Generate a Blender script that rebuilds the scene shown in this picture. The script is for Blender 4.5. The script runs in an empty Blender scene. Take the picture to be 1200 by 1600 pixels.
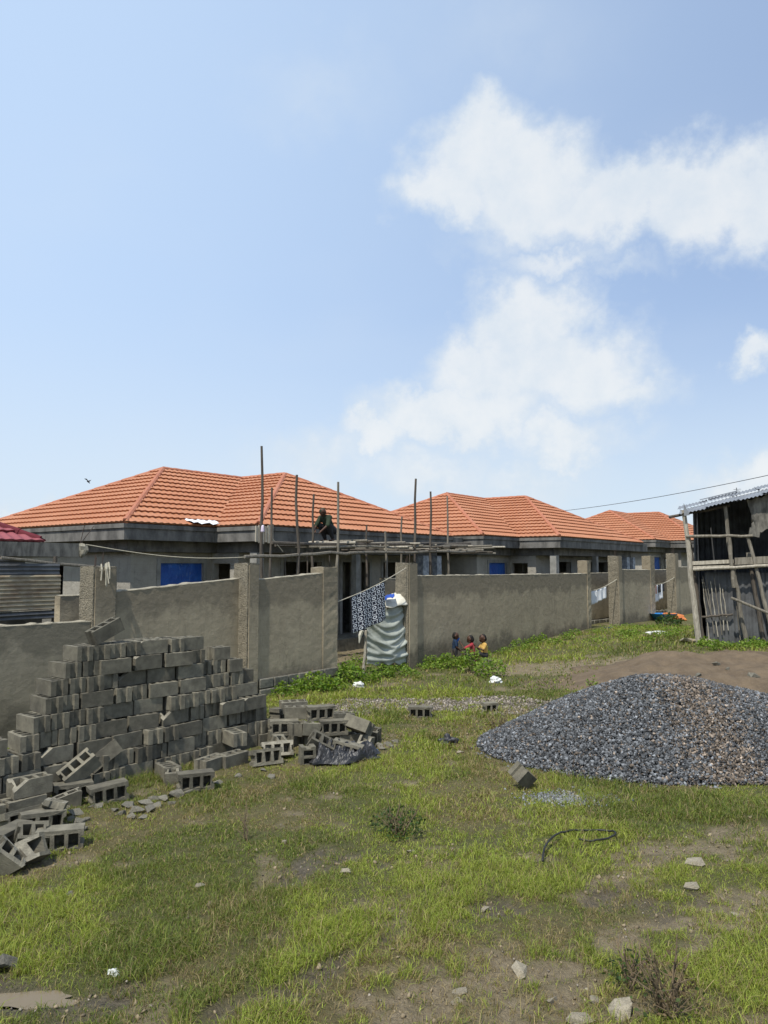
import bpy, bmesh, math, random
import numpy as np
from mathutils import Vector, Matrix, Euler

random.seed(7); rng = np.random.default_rng(7)
scene = bpy.context.scene
COL = scene.collection
R_ = math.radians

# ------------------------------------------------------------------ camera
F = 1170.0                       # focal length in pixels of a 1200x1600 frame
PITCH = math.atan(84.5 / F)
EYE = 2.55
cam_d = bpy.data.cameras.new('camera'); cam = bpy.data.objects.new('camera', cam_d); COL.objects.link(cam)
cam_d.sensor_fit = 'VERTICAL'; cam_d.sensor_height = 36; cam_d.lens = 36 * F / 1600
cam_d.clip_start = 0.05; cam_d.clip_end = 3000
cam.location = (0, 0, EYE); cam.rotation_euler = (math.pi / 2 + PITCH, 0, 0)
scene.camera = cam
scene.render.resolution_x, scene.render.resolution_y = 768, 1024
scene.view_settings.view_transform = 'Standard'; scene.view_settings.look = 'None'
scene.view_settings.gamma = 1; scene.view_settings.exposure = 0.10
scene.view_settings.use_curve_mapping = False

def ray(px, py):
    a = (px - 600) / F; b = (800 - py) / F
    return Vector((a, math.cos(PITCH) - b * math.sin(PITCH), math.sin(PITCH) + b * math.cos(PITCH)))
def gnd(px, py, z=0.0):          # point of the ground seen at a place of the photograph
    r = ray(px, py); t = (z - EYE) / r.z
    return Vector((r.x * t, r.y * t, z))
def at(px, py, y):               # point at a known distance
    r = ray(px, py); t = y / r.y
    return Vector((r.x * t, y, EYE + r.z * t))

# ------------------------------------------------------------------ light
SUN_H = Vector((-0.50, -0.866)).normalized(); SUN_EL = R_(59)
to_sun = Vector((SUN_H.x * math.cos(SUN_EL), SUN_H.y * math.cos(SUN_EL), math.sin(SUN_EL)))
sd = bpy.data.lights.new('sun', 'SUN'); sd.energy = 4.2; sd.angle = R_(0.55); sd.color = (1, 0.955, 0.865)
so = bpy.data.objects.new('sun', sd); COL.objects.link(so)
so.rotation_euler = to_sun.to_track_quat('Z', 'Y').to_euler(); so.location = to_sun * 60

# ------------------------------------------------------------------ node helper
class NT:
    def __init__(s, tree): s.t = tree; s.n = tree.nodes; s.l = tree.links
    def node(s, typ, **kw):
        n = s.n.new(typ)
        for k, v in kw.items():
            if k.startswith('_'): setattr(n, k[1:], v)
            else: s.set(n, k, v)
        return n
    def set(s, n, key, v):
        key = {'in0': 0, 'in1': 1, 'in2': 2}.get(key, key.replace('__', ' '))
        inp = n.inputs[key]
        if isinstance(v, bpy.types.NodeSocket): s.l.new(v, inp)
        elif isinstance(v, bpy.types.Node): s.l.new(v.outputs[0], inp)
        else: inp.default_value = v
    def math(s, op, a, b=None, clamp=False, c=None):
        n = s.n.new('ShaderNodeMath'); n.operation = op; n.use_clamp = clamp
        s.set(n, 'in0', a)
        if b is not None: s.set(n, 'in1', b)
        if c is not None: s.set(n, 'in2', c)
        return n.outputs[0]
    def vec(s, op, a, b=None):
        n = s.n.new('ShaderNodeVectorMath'); n.operation = op
        s.set(n, 'in0', a)
        if b is not None: s.set(n, 'in1', b)
        return n.outputs['Value'] if op in ('LENGTH', 'DOT_PRODUCT', 'DISTANCE') else n.outputs[0]
    def mix(s, fac, a, b, blend='MIX'):
        n = s.n.new('ShaderNodeMix'); n.data_type = 'RGBA'; n.blend_type = blend
        for i, v in ((0, fac), (6, a), (7, b)):
            if isinstance(v, bpy.types.NodeSocket): s.l.new(v, n.inputs[i])
            else: n.inputs[i].default_value = v if i == 0 else (tuple(v) + (1,) if len(v) == 3 else v)
        return n.outputs[2]
    def noise(s, vec, scale, detail=4, rough=0.55, dist=0.0, col=False):
        n = s.node('ShaderNodeTexNoise', Scale=scale, Detail=detail, Roughness=rough, Distortion=dist)
        if vec is not None: s.l.new(vec, n.inputs['Vector'])
        return n.outputs['Color'] if col else n.outputs['Fac']
    def ramp(s, fac, a, b, lo=0.0, hi=1.0, interp='SMOOTHSTEP'):
        n = s.n.new('ShaderNodeMapRange'); n.interpolation_type = interp; n.clamp = True if interp == 'LINEAR' else n.clamp
        s.set(n, 'Value', fac)
        n.inputs['From Min'].default_value = a; n.inputs['From Max'].default_value = b
        n.inputs['To Min'].default_value = lo; n.inputs['To Max'].default_value = hi
        return n.outputs[0]

# ------------------------------------------------------------------ world: sky with cumulus
world = bpy.data.worlds.new('World'); scene.world = world; world.use_nodes = True
w = NT(world.node_tree); w.n.clear()
sky = w.n.new('ShaderNodeTexSky'); sky.sky_type = 'NISHITA'; sky.sun_disc = False
sky.sun_elevation = SUN_EL; sky.sun_rotation = math.atan2(SUN_H.x, SUN_H.y)
sky.altitude = 1800; sky.air_density = 1.0; sky.dust_density = 1.6; sky.ozone_density = 1.5
tc = w.n.new('ShaderNodeTexCoord'); D = tc.outputs['Generated']
D = w.vec('NORMALIZE', D)
def sub_half(c, k): 
    n = w.n.new('ShaderNodeVectorMath'); n.operation = 'MULTIPLY_ADD'; w.l.new(c, n.inputs[0]); n.inputs[1].default_value = (k, k, k); n.inputs[2].default_value = (-k / 2, -k / 2, -k / 2); return n.outputs[0]
nzf = w.noise(D, 21.0, 6, 0.6, 0.0, col=True)
DD = w.vec('ADD', w.vec('ADD', D, sub_half(w.noise(D, 7.0, 2, 0.5, 0.0, col=True), .09)), sub_half(nzf, .105))
blobs = [  # cumulus seen in the frame: px, py, rx, rz (pixels), weight
    (745, 255, 95, 80, 1), (700, 305, 85, 55, .85), (830, 295, 135, 80, 1), (960, 312, 130, 68, 1), (1085, 310, 120, 70, 1), (1190, 305, 95, 80, 1),
    (860, 405, 110, 32, .55), (950, 428, 80, 24, .35), (775, 380, 90, 40, .4),
    (825, 510, 100, 85, 1), (760, 580, 120, 80, 1), (890, 580, 140, 85, 1), (985, 605, 85, 50, .75),
    (680, 655, 130, 56, .95), (585, 685, 90, 42, .85), (780, 650, 140, 70, .8), (880, 695, 130, 46, .7),
    (500, 725, 170, 66, .5), (660, 745, 190, 66, .55), (820, 750, 150, 50, .5),
    (1195, 545, 42, 30, .8), (1180, 760, 100, 56, .85), (20, 815, 75, 40, .7), (500, 150, 150, 70, .24), (780, 60, 200, 80, .2)]
dens = None
for (px, py, rx, rz, wt) in blobs:
    d = ray(px, py).normalized(); rx, rz = rx / F * 1.25, rz / F * 1.25
    n = w.n.new('ShaderNodeVectorMath'); n.operation = 'MULTIPLY_ADD'; w.l.new(DD, n.inputs[0]); n.inputs[1].default_value = (1 / rx, 1 / rx, 1 / rz); n.inputs[2].default_value = (-d.x / rx, -d.y / rx, -d.z / rz)
    v = w.math('MULTIPLY_ADD', w.vec('LENGTH', n.outputs[0]), -wt * 1.55, c=wt * 1.55)
    dens = v if dens is None else w.math('MAXIMUM', dens, v)
    if wt < .99: dens = w.math('MINIMUM', dens, 1.0)
dens = w.ramp(dens, 0.0, 0.98)
# elsewhere round the sky: scattered clouds of the same kind
field = w.ramp(w.noise(w.vec('MULTIPLY', DD, (1, 1, 2.0)), 3.3, 4, 0.55), 0.50, 0.66, 0.0, 0.95)
away = w.ramp(w.vec('DOT_PRODUCT', D, tuple(ray(600, 500).normalized())), 0.74, 0.60)
veil = w.ramp(w.noise(w.vec('MULTIPLY', D, (1, 1, 2.2)), 2.6, 3, 0.5), 0.45, 0.85, 0.0, 0.20)
dens = w.math('MAXIMUM', w.math('MAXIMUM', dens, w.math('MULTIPLY', field, away)), veil, True)
shade = w.math('MULTIPLY_ADD', w.node('ShaderNodeSeparateColor', in0=nzf).outputs[1], .6, c=w.math('MULTIPLY', dens, .35))
ccol = w.mix(w.ramp(shade, 0.42, 0.80), (4.9, 5.4, 5.85, 1), (5.95, 6.1, 6.15, 1))
sepz = w.node('ShaderNodeSeparateXYZ', in0=D)
hz = w.ramp(sepz.outputs['Z'], 0.36, 0.0, 0.0, 0.82)
lft = w.ramp(w.vec('DOT_PRODUCT', D, tuple(Vector((-.75, .45, .48)).normalized())), 0.15, 1.0, 0.0, 1.0)
skyc = w.mix(0.62, sky.outputs[0], (3.05, 4.1, 5.95, 1))
skyc = w.mix(w.math('MULTIPLY', lft, .6), skyc, (4.6, 5.9, 7.6, 1))
skyc = w.mix(hz, skyc, (4.75, 5.45, 6.0, 1))
bgc = w.mix(w.math('MULTIPLY', dens, 0.84), skyc, ccol)
bg = w.node('ShaderNodeBackground', Color=bgc, Strength=0.14)
w.l.new(bg.outputs[0], w.node('ShaderNodeOutputWorld').inputs[0])

# ------------------------------------------------------------------ materials
def srgb(r, g, b):
    f = lambda c: (c / 255 / 12.92) if c <= 10 else ((c / 255 + .055) / 1.055) ** 2.4
    return (f(r), f(g), f(b))
def new_mat(name, rough=0.9, metal=0.0, spec=0.3):
    m = bpy.data.materials.new(name); m.use_nodes = True
    t = NT(m.node_tree); b = t.n['Principled BSDF']
    b.inputs['Roughness'].default_value = rough; b.inputs['Metallic'].default_value = metal
    b.inputs['Specular IOR Level'].default_value = spec
    return m, t, b
def bump(t, b, h, strength=0.5, dist=0.02):
    n = t.node('ShaderNodeBump', Height=h, Strength=strength, Distance=dist); t.l.new(n.outputs[0], b.inputs['Normal'])
def simple(name, c1, c2, scale=6, rough=0.9, metal=0.0, bscale=40, bs=0.4, bd=0.01, spec=0.3, obj=False, stretch=(1, 1, 1), rnd=0.0):
    m, t, b = new_mat(name, rough, metal, spec)
    co = t.n.new('ShaderNodeTexCoord').outputs['Object'] if obj else t.n.new('ShaderNodeNewGeometry').outputs['Position']
    co = t.vec('MULTIPLY', co, stretch)
    if rnd:
        oi = t.n.new('ShaderNodeObjectInfo').outputs['Random']
        co = t.vec('ADD', co, t.vec('MULTIPLY', (13, 29, 7), t.node('ShaderNodeCombineXYZ', in0=oi, in1=oi, in2=oi)))
    c = t.mix(t.ramp(t.noise(co, scale, 6, 0.62), 0.3, 0.7), c1, c2)
    if rnd: c = t.mix(1.0, c, t.mix(oi, (1 - rnd, 1 - rnd, 1 - rnd * 1.1), (1 + rnd, 1 + rnd, 1 + rnd * .8)), 'MULTIPLY')
    if name.startswith('hollow'): c = t.mix(t.ramp(t.noise(co, 3.0, 4, .6), .48, .68, 0, .55), c, tuple(x * .62 for x in c2))
    t.l.new(c, b.inputs['Base Color'])
    if bs: bump(t, b, t.noise(co, bscale, 5, 0.65), bs, bd)
    return m

M = {}
def plaster(name, base, dark, top=None, zt=2.3, zb=0.35):
    # cement render: cloudy trowel marks, damp ragged band under the top, splash dirt above the ground
    m, t, b = new_mat(name, 0.93)
    co = t.n.new('ShaderNodeNewGeometry').outputs['Position']
    z = t.node('ShaderNodeSeparateXYZ', in0=co).outputs['Z']
    n1 = t.noise(co, 0.9, 5, 0.6, 0.4); n2 = t.noise(co, 4.5, 6, 0.65); n3 = t.noise(t.vec('MULTIPLY', co, (1, 1, .8)), 1.5, 7, 0.62, .3)
    c = t.mix(t.ramp(n2, .3, .7), base, tuple(x * .84 for x in base))
    c = t.mix(t.ramp(n1, .42, .66, 0, .55), c, tuple(x * 1.22 for x in base))
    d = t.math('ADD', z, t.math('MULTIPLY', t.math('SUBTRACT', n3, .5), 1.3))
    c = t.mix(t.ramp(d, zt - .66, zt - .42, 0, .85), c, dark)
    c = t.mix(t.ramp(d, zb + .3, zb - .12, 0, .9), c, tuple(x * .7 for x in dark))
    c = t.mix(t.ramp(t.noise(t.vec('MULTIPLY', co, (3, 3, .35)), 3.1, 4, .6), .56, .72, 0, .35), c, dark)
    uu = t.vec('DOT_PRODUCT', co, (.6157, .788, 0)); sc_ = t.node('ShaderNodeCombineXYZ', in0=t.math('ADD', uu, t.math('MULTIPLY', n2, .03)), in1=t.math('ADD', z, t.math('MULTIPLY', n1, .03)))
    bk = t.node('ShaderNodeTexBrick', Vector=sc_, Scale=1.0, _offset=.5); bk.inputs['Mortar Size'].default_value = .012; bk.inputs['Mortar Smooth'].default_value = .9; bk.inputs['Brick Width'].default_value = .41; bk.inputs['Row Height'].default_value = .2
    gh = t.math('MULTIPLY', bk.outputs['Fac'], t.ramp(t.noise(co, 1.7, 4, .6), .42, .7, 0, .26))
    c = t.mix(gh, c, tuple(x * .45 for x in base))
    crk = t.ramp(t.math('ABSOLUTE', t.math('SUBTRACT', t.noise(co, 1.3, 6, .6, .8), .5)), .006, .0, 0, .5); c = t.mix(t.math('MULTIPLY', crk, t.ramp(t.noise(co, .8, 2), .5, .62)), c, tuple(x * .35 for x in base))
    c = t.mix(t.ramp(t.noise(t.vec('MULTIPLY', co, (1, 1, 2.6)), 9, 5, .7), .42, .72, 0, .22), c, tuple(x * 1.25 for x in base))
    t.l.new(c, b.inputs['Base Color'])
    bump(t, b, t.math('ADD', t.noise(co, 60, 5, .7), t.math('MULTIPLY', t.noise(co, 7, 4, .5), 2.0)), 0.7, 0.016)
    return m
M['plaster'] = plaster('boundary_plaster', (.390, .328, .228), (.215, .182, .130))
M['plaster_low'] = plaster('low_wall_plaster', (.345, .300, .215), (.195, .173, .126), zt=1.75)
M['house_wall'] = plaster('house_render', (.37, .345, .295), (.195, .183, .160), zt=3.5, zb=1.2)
M['slab'] = simple('raw_concrete', (.085, .082, .076), (.21, .20, .182), 3.0, bs=.5, bscale=30, stretch=(1, 1, .5))
M['slab_pale'] = simple('weathered_slab', (.085, .08, .070), (.25, .235, .20), 5.0, bs=.5, bscale=30, stretch=(1.5, 1.5, .5))
M['column'] = simple('column_concrete', (.34, .33, .30), (.22, .215, .195), 4, bs=.4)
M['column_blue'] = simple('blotchy_primer', (.50, .53, .56), (.18, .20, .23), 7, bs=.3)
M['agg'] = None
m, t, b = new_mat('exposed_aggregate', .95)
co = t.n.new('ShaderNodeNewGeometry').outputs['Position']
vo = t.node('ShaderNodeTexVoronoi', Vector=t.vec('ADD', co, t.vec('MULTIPLY', t.noise(co, 30, 3, col=True), (.06, .06, .06))), Scale=46.0)
c = t.mix(t.ramp(t.math('ADD', t.math('MULTIPLY', vo.outputs['Distance'], .5), t.math('MULTIPLY', t.noise(co, 14, 6, .75), .7)), 0.35, .85), (.42, .37, .275), (.17, .15, .112))
c = t.mix(t.ramp(t.noise(co, 5, 4), .4, .7, 0, .6), c, (.21, .19, .145))
t.l.new(c, b.inputs['Base Color']); bump(t, b, t.math('SUBTRACT', 1.0, vo.outputs['Distance']), 1.0, .03); M['agg'] = m
M['mortar'] = simple('pale_mortar', (.38, .345, .26), (.26, .235, .18), 9, bs=.8, bscale=50, bd=.02)
M['block'] = simple('hollow_block_concrete', (.205, .188, .148), (.122, .112, .090), 9, rough=.97, bscale=75, bs=.9, bd=.012, obj=True, rnd=.30)
M['block_raw'] = simple('broken_block_core', (.34, .315, .25), (.20, .185, .15), 14, rough=.97, bscale=60, bs=1, bd=.02, obj=True, rnd=.12)
M['stone'] = simple('footing_stone', (.23, .215, .175), (.13, .123, .105), 8, bscale=30, bs=.9, bd=.02, obj=True, rnd=.2)
M['pale_stone'] = simple('pale_field_stone', (.42, .37, .28), (.27, .235, .18), 12, bscale=30, bs=.8, bd=.02, obj=True, rnd=.15)
M['wood'] = simple('grey_eucalyptus', (.26, .235, .195), (.13, .115, .09), 5, bscale=40, bs=.6, stretch=(6, 6, .6), rnd=.12)
M['wood_dark'] = simple('dark_pole_wood', (.135, .115, .092), (.065, .055, .045), 5, bscale=40, bs=.6, stretch=(6, 6, .6))
M['wood_pale'] = simple('peeled_pole_wood', (.50, .455, .375), (.30, .27, .215), 5, bscale=40, bs=.6, stretch=(5, 5, 1.2), rnd=.1)
M['tin'] = simple('galvanised_sheet', (.30, .315, .33), (.19, .195, .20), 3, rough=.5, metal=.4, bs=.1, spec=.5)
M['tin_dark'] = simple('old_sheet_metal', (.15, .155, .16), (.085, .085, .085), 2.5, rough=.6, metal=.3, bs=.2)
M['tin_rust'] = simple('rusty_tan_sheet', (.42, .36, .245), (.24, .175, .115), 3.2, rough=.7, metal=.1, bs=.2, stretch=(1, 1, 2))
M['red_sheet'] = simple('red_sheet', (.22, .045, .04), (.15, .04, .035), 5, rough=.6)
M['dark'] = simple('dark_cloth', (.02, .02, .024), (.035, .033, .033), 5, rough=.8)
M['iron'] = simple('rusty_iron', (.09, .06, .045), (.05, .04, .035), 20, rough=.8)
M['floor_earth'] = simple('compound_earth', (.16, .13, .10), (.10, .085, .065), 3)
def roofmat(name, c1, c2):
    m, t, b = new_mat(name, .62, 0, .3)
    co = t.n.new('ShaderNodeNewGeometry').outputs['Position']
    c = t.mix(t.ramp(t.noise(co, 1.1, 5, .6), .3, .7), c1, c2)
    c = t.mix(t.ramp(t.noise(co, 55, 3, .7), .35, .65, 0, .25), c, tuple(x * .6 for x in c1)); c = t.mix(t.ramp(t.noise(t.vec('MULTIPLY', co, (1, 1, 3)), 2.6, 6, .7), .45, .75, 0, .4), c, tuple(x * .72 for x in c1)); c = t.mix(t.ramp(t.noise(co, .5, 3, .6), .45, .7, 0, .3), c, (c1[0] * 1.05, c1[1] * 1.25, c1[2] * 1.4))
    t.l.new(c, b.inputs['Base Color']); bump(t, b, t.noise(co, 180, 2), .25, .004); return m
M['tile'] = roofmat('orange_stone_coated_tile', (.47, .205, .108), (.41, .170, .085))
M['cap'] = roofmat('orange_ridge_cap', (.44, .165, .09), (.38, .135, .07))
M['tile_red'] = roofmat('maroon_tile', (.30, .085, .095), (.23, .06, .07))
M['cap_red'] = roofmat('maroon_ridge_cap', (.13, .010, .018), (.10, .008, .014))
m, t, b = new_mat('blue_plastic_sheet', .35, 0, .5)
co = t.n.new('ShaderNodeNewGeometry').outputs['Position']
c = t.mix(t.ramp(t.noise(co, 2.5, 5, .6, .5), .35, .7), (.016, .085, .38), (.028, .13, .48))
wv = t.ramp(t.noise(t.vec('MULTIPLY', co, (2, 2, .6)), 3, 3, .6, 2.5), .63, .66, 0, .35)
c = t.mix(wv, c, (.25, .35, .55)); t.l.new(c, b.inputs['Base Color']); bump(t, b, t.noise(co, 5, 4, .5, 1.5), .7, .05); M['blue'] = m
m, t, b = new_mat('white_tarp', .4, 0, .5)
co = t.n.new('ShaderNodeNewGeometry').outputs['Position']
c = t.mix(t.ramp(t.noise(co, 4, 4), .35, .7), (.40, .42, .37), (.28, .295, .25)); t.l.new(c, b.inputs['Base Color'])
bump(t, b, t.noise(t.vec('MULTIPLY', co, (1, 1, 1.6)), 7, 3, .5, .8), .35, .03); M['tarp'] = m
M['canvas'] = simple('cream_canvas', (.72, .69, .60), (.55, .52, .42), 4, rough=.8, bs=.3)
M['blue_cloth'] = simple('blue_cloth', (.03, .09, .42), (.02, .06, .28), 6)
M['white_cloth'] = simple('white_cotton', (.78, .79, .80), (.66, .67, .70), 5, rough=.85, bs=.2)
M['navy'] = simple('navy_cotton', (.018, .04, .085), (.012, .024, .05), 8)
M['red_cloth'] = simple('red_cotton', (.42, .05, .06), (.30, .035, .05), 8)
M['yellow_cloth'] = simple('yellow_cotton', (.62, .40, .12), (.45, .27, .07), 30)
M['green_cloth'] = simple('dark_green_cotton', (.035, .05, .028), (.02, .03, .018), 8)
M['skin'] = simple('brown_skin', (.085, .042, .026), (.065, .032, .02), 20, rough=.55, bs=.05)
M['hair'] = simple('black_hair', (.008, .007, .006), (.014, .012, .01), 60, rough=.75, bs=.5)
M['eye'] = simple('eye', (.10, .08, .07), (.06, .05, .045), 1, rough=.3, bs=0)
M['rope'] = simple('pale_rope', (.50, .46, .36), (.38, .35, .27), 30, rough=.9)
M['wire'] = simple('black_wire', (.02, .02, .022), (.03, .03, .03), 5, rough=.5)
M['hose'] = simple('black_rubber_hose', (.016, .016, .016), (.03, .03, .028), 9, rough=.5)
M['black_plastic'] = simple('black_plastic_sheet', (.012, .012, .014), (.028, .028, .03), 5, rough=.42, bscale=14, bs=.5, bd=.03, spec=.6)
M['blue_plastic'] = simple('blue_plastic', (.02, .13, .50), (.03, .18, .55), 5, rough=.35)
M['teal_plastic'] = simple('blue_basin_plastic', (.02, .20, .50), (.03, .16, .42), 5, rough=.35)
M['orange_cloth'] = simple('orange_cloth', (.60, .24, .06), (.45, .12, .06), 8)
M['paper'] = simple('pale_plastic_bag', (.70, .70, .66), (.5, .52, .5), 9, rough=.5)
M['bulb'] = simple('pink_white_plastic', (.75, .66, .76), (.62, .52, .66), 9, rough=.4)
m, t, b = new_mat('patterned_fabric', .85)
uv = t.n.new('ShaderNodeTexCoord').outputs['UV']
sep = t.node('ShaderNodeSeparateXYZ', in0=t.vec('MULTIPLY', uv, (7, 8, 1)))
U, V = sep.outputs[0], sep.outputs[1]
fu = t.math('SUBTRACT', t.math('FRACT', U), .5); fv = t.math('SUBTRACT', t.math('FRACT', V), .5)
par = t.math('MODULO', t.math('ADD', t.math('FLOOR', U), t.math('FLOOR', V)), 2.0)
rr = t.math('SQRT', t.math('ADD', t.math('MULTIPLY', fu, fu), t.math('MULTIPLY', fv, fv)))
ring = t.math('LESS_THAN', t.math('ABSOLUTE', t.math('SUBTRACT', rr, .26)), .085)
au, av = t.math('ABSOLUTE', fu), t.math('ABSOLUTE', fv)
wd = t.math('ADD', .26, t.math('MULTIPLY', av, .34))
sq = t.math('LESS_THAN', t.math('ABSOLUTE', t.math('SUBTRACT', t.math('MAXIMUM', t.math('MULTIPLY', t.math('DIVIDE', au, wd), .4), av), .40)), .065)
pat = t.math('ADD', t.math('MULTIPLY', ring, par), t.math('MULTIPLY', sq, t.math('SUBTRACT', 1, par)), True)
t.l.new(t.mix(pat, (.022, .024, .040), (.72, .74, .76)), b.inputs['Base Color']); M['pattern'] = m
# materials driven by attributes
def attr_mat(name, rough=.95, trans=0.0, bscale=0, sheen=0):
    m, t, b = new_mat(name, rough, 0, .25)
    a = t.node('ShaderNodeAttribute', _attribute_name='Col')
    t.l.new(a.outputs['Color'], b.inputs['Base Color'])
    if bscale:
        co = t.n.new('ShaderNodeNewGeometry').outputs['Position']; bump(t, b, t.noise(co, bscale, 3), .5, .01)
    if trans:
        tr = t.node('ShaderNodeBsdfTranslucent', Color=t.mix(1.0, a.outputs['Color'], (1.3, 1.25, .55, 1), 'MULTIPLY'))
        mx = t.node('ShaderNodeMixShader', in0=trans, in1=b, in2=tr)
        t.l.new(mx.outputs[0], t.n['Material Output'].inputs[0])
    return m
M['grass'] = attr_mat('grass_blades', .6, .34)
M['leaf'] = attr_mat('weed_leaves', .55, .38)
M['gravel'] = attr_mat('crushed_stone', .85, 0, 90)
M['heap_core'] = simple('gravel_core', (.13, .13, .135), (.08, .08, .085), 40, bs=.8)
M['dry_stem'] = simple('dry_stems', (.20, .15, .09), (.12, .09, .06), 12)
m, t, b = new_mat('brown_soil', .97)
co = t.n.new('ShaderNodeNewGeometry').outputs['Position']
c = t.mix(t.ramp(t.noise(co, 2.4, 6, .65), .32, .7), (.195, .145, .093), (.125, .092, .060))
c = t.mix(t.ramp(t.noise(co, 21, 4, .7), .5, .75, 0, .5), c, (.235, .18, .13)); t.l.new(c, b.inputs['Base Color'])
bump(t, b, t.math('ADD', t.noise(co, 11, 6, .7), t.math('MULTIPLY', t.noise(co, 70, 3, .7), .4)), .9, .06); M['soil'] = m
m, t, b = new_mat('muddy_water', .12, 0, .18); b.inputs['Base Color'].default_value = (.175, .138, .088, 1)
co = t.n.new('ShaderNodeNewGeometry').outputs['Position']; bump(t, b, t.noise(co, 9, 2), .05, .01); M['water'] = m

# ------------------------------------------------------------------ mesh builder
class MB:
    def __init__(s): s.v = []; s.f = []; s.mi = []; s.cur = 0
    def add(s, vs, fs):
        o = len(s.v); s.v += [tuple(x) for x in vs]; s.f += [tuple(i + o for i in f) for f in fs]; s.mi += [s.cur] * len(fs); return s
    def box(s, c, size, rot=None):
        x, y, z = (k / 2 for k in size)
        vs = [Vector((a, b_, c_)) for a in (-x, x) for b_ in (-y, y) for c_ in (-z, z)]
        if rot is not None: vs = [rot @ k for k in vs]
        vs = [k + Vector(c) for k in vs]
        return s.add(vs, [(0, 1, 3, 2), (4, 6, 7, 5), (0, 4, 5, 1), (2, 3, 7, 6), (0, 2, 6, 4), (1, 5, 7, 3)])
    def box2(s, lo, hi):
        return s.box([(a + b_) / 2 for a, b_ in zip(lo, hi)], [b_ - a for a, b_ in zip(lo, hi)])
    def tube(s, pts, rad, n=7, cap=True):
        pts = [Vector(p) for p in pts]; k = len(pts)
        rad = rad if isinstance(rad, (list, tuple)) else [rad] * k
        vs = []; up = None
        for i, p in enumerate(pts):
            d = (pts[min(i + 1, k - 1)] - pts[max(i - 1, 0)]).normalized()
            if up is None: up = d.orthogonal().normalized()
            up = (up - d * up.dot(d))
            up = up.normalized() if up.length > 1e-6 else d.orthogonal().normalized()
            w_ = d.cross(up)
            for j in range(n):
                a = 2 * math.pi * j / n; vs.append(p + (up * math.cos(a) + w_ * math.sin(a)) * rad[i])
        fs = [(i * n + j, i * n + (j + 1) % n, (i + 1) * n + (j + 1) % n, (i + 1) * n + j) for i in range(k - 1) for j in range(n)]
        if cap: fs += [tuple(range(n))[::-1], tuple((k - 1) * n + j for j in range(n))]
        return s.add(vs, fs)
    def capsule(s, a, b_, ra, rb_, n=12):
        a, b_ = Vector(a), Vector(b_); d = (b_ - a); L = d.length; d = d / L if L > 1e-6 else Vector((0, 0, 1))
        pts, rs = [], []
        for q in (-.98, -.85, -.6, -.3, 0): pts.append(a + d * q * ra); rs.append(ra * math.sqrt(1 - q * q))
        for q in (0, .3, .6, .85, .98): pts.append(b_ + d * q * rb_); rs.append(rb_ * math.sqrt(1 - q * q))
        return s.tube(pts, rs, n)
    def prism(s, poly, z0, z1):
        n = len(poly)
        vs = [(x, y, z0) for x, y in poly] + [(x, y, z1) for x, y in poly]
        return s.add(vs, [tuple(range(n))[::-1], tuple(range(n, 2 * n))] + [(i, (i + 1) % n, n + (i + 1) % n, n + i) for i in range(n)])
    def grid(s, P, nu, nv, flip=False):      # P(i,j) -> point
        vs = [P(i, j) for j in range(nv) for i in range(nu)]
        return s.add(vs, [(j * nu + i, j * nu + i + 1, (j + 1) * nu + i + 1, (j + 1) * nu + i) for j in range(nv - 1) for i in range(nu - 1)])
    def mesh(s, name, off=(0, 0, 0)):
        me = bpy.data.meshes.new(name)
        me.from_pydata([(x - off[0], y - off[1], z - off[2]) for x, y, z in s.v], [], s.f); me.update(); return me
    def build(s, name, mat, parent=None, local=False, smooth=False):
        # mesh given in world coordinates (or in the parent's own when local)
        off = (0, 0, 0)
        o = bpy.data.objects.new(name, None)
        if parent is not None and not local: off = wpos(parent)
        elif parent is None:
            a = np.array(s.v); lo, hi = a.min(0), a.max(0); off = ((lo[0] + hi[0]) / 2, (lo[1] + hi[1]) / 2, lo[2])
        me = s.mesh(name, off); bpy.data.objects.remove(o)
        o = bpy.data.objects.new(name, me); COL.objects.link(o)
        for k in (mat if isinstance(mat, list) else [mat]): me.materials.append(M[k] if isinstance(k, str) else k)
        if any(s.mi): me.polygons.foreach_set('material_index', s.mi)
        if smooth: me.polygons.foreach_set('use_smooth', [True] * len(me.polygons))
        if parent is not None: o.parent = parent
        else: o.location = off
        return o
def wpos(o):
    p = Vector((0, 0, 0))
    while o is not None: p = p + o.location; o = o.parent
    return p
def tag(o, label=None, cat=None, group=None, kind=None):
    if label: o['label'] = label
    if cat: o['category'] = cat
    if group: o['group'] = group
    if kind: o['kind'] = kind
    return o
def empty(name, loc, label, cat, group=None, rz=0.0):
    o = bpy.data.objects.new(name, None); COL.objects.link(o); o.location = loc; o.rotation_euler = (0, 0, rz); o.empty_display_size = .2
    return tag(o, label, cat, group)
def copy_tree(o, parent=None):
    c = o.copy(); COL.objects.link(c); c.parent = parent
    for ch in list(o.children): copy_tree(ch, c)
    return c
def wobble(a, b, n=6, amp=.02, seed=0):
    r = random.Random(seed); a, b = Vector(a), Vector(b); out = []
    for i in range(n):
        t = i / (n - 1); k = amp if 0 < i < n - 1 else 0
        out.append(a.lerp(b, t) + Vector((r.uniform(-k, k), r.uniform(-k, k), r.uniform(-k, k))))
    return out

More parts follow.
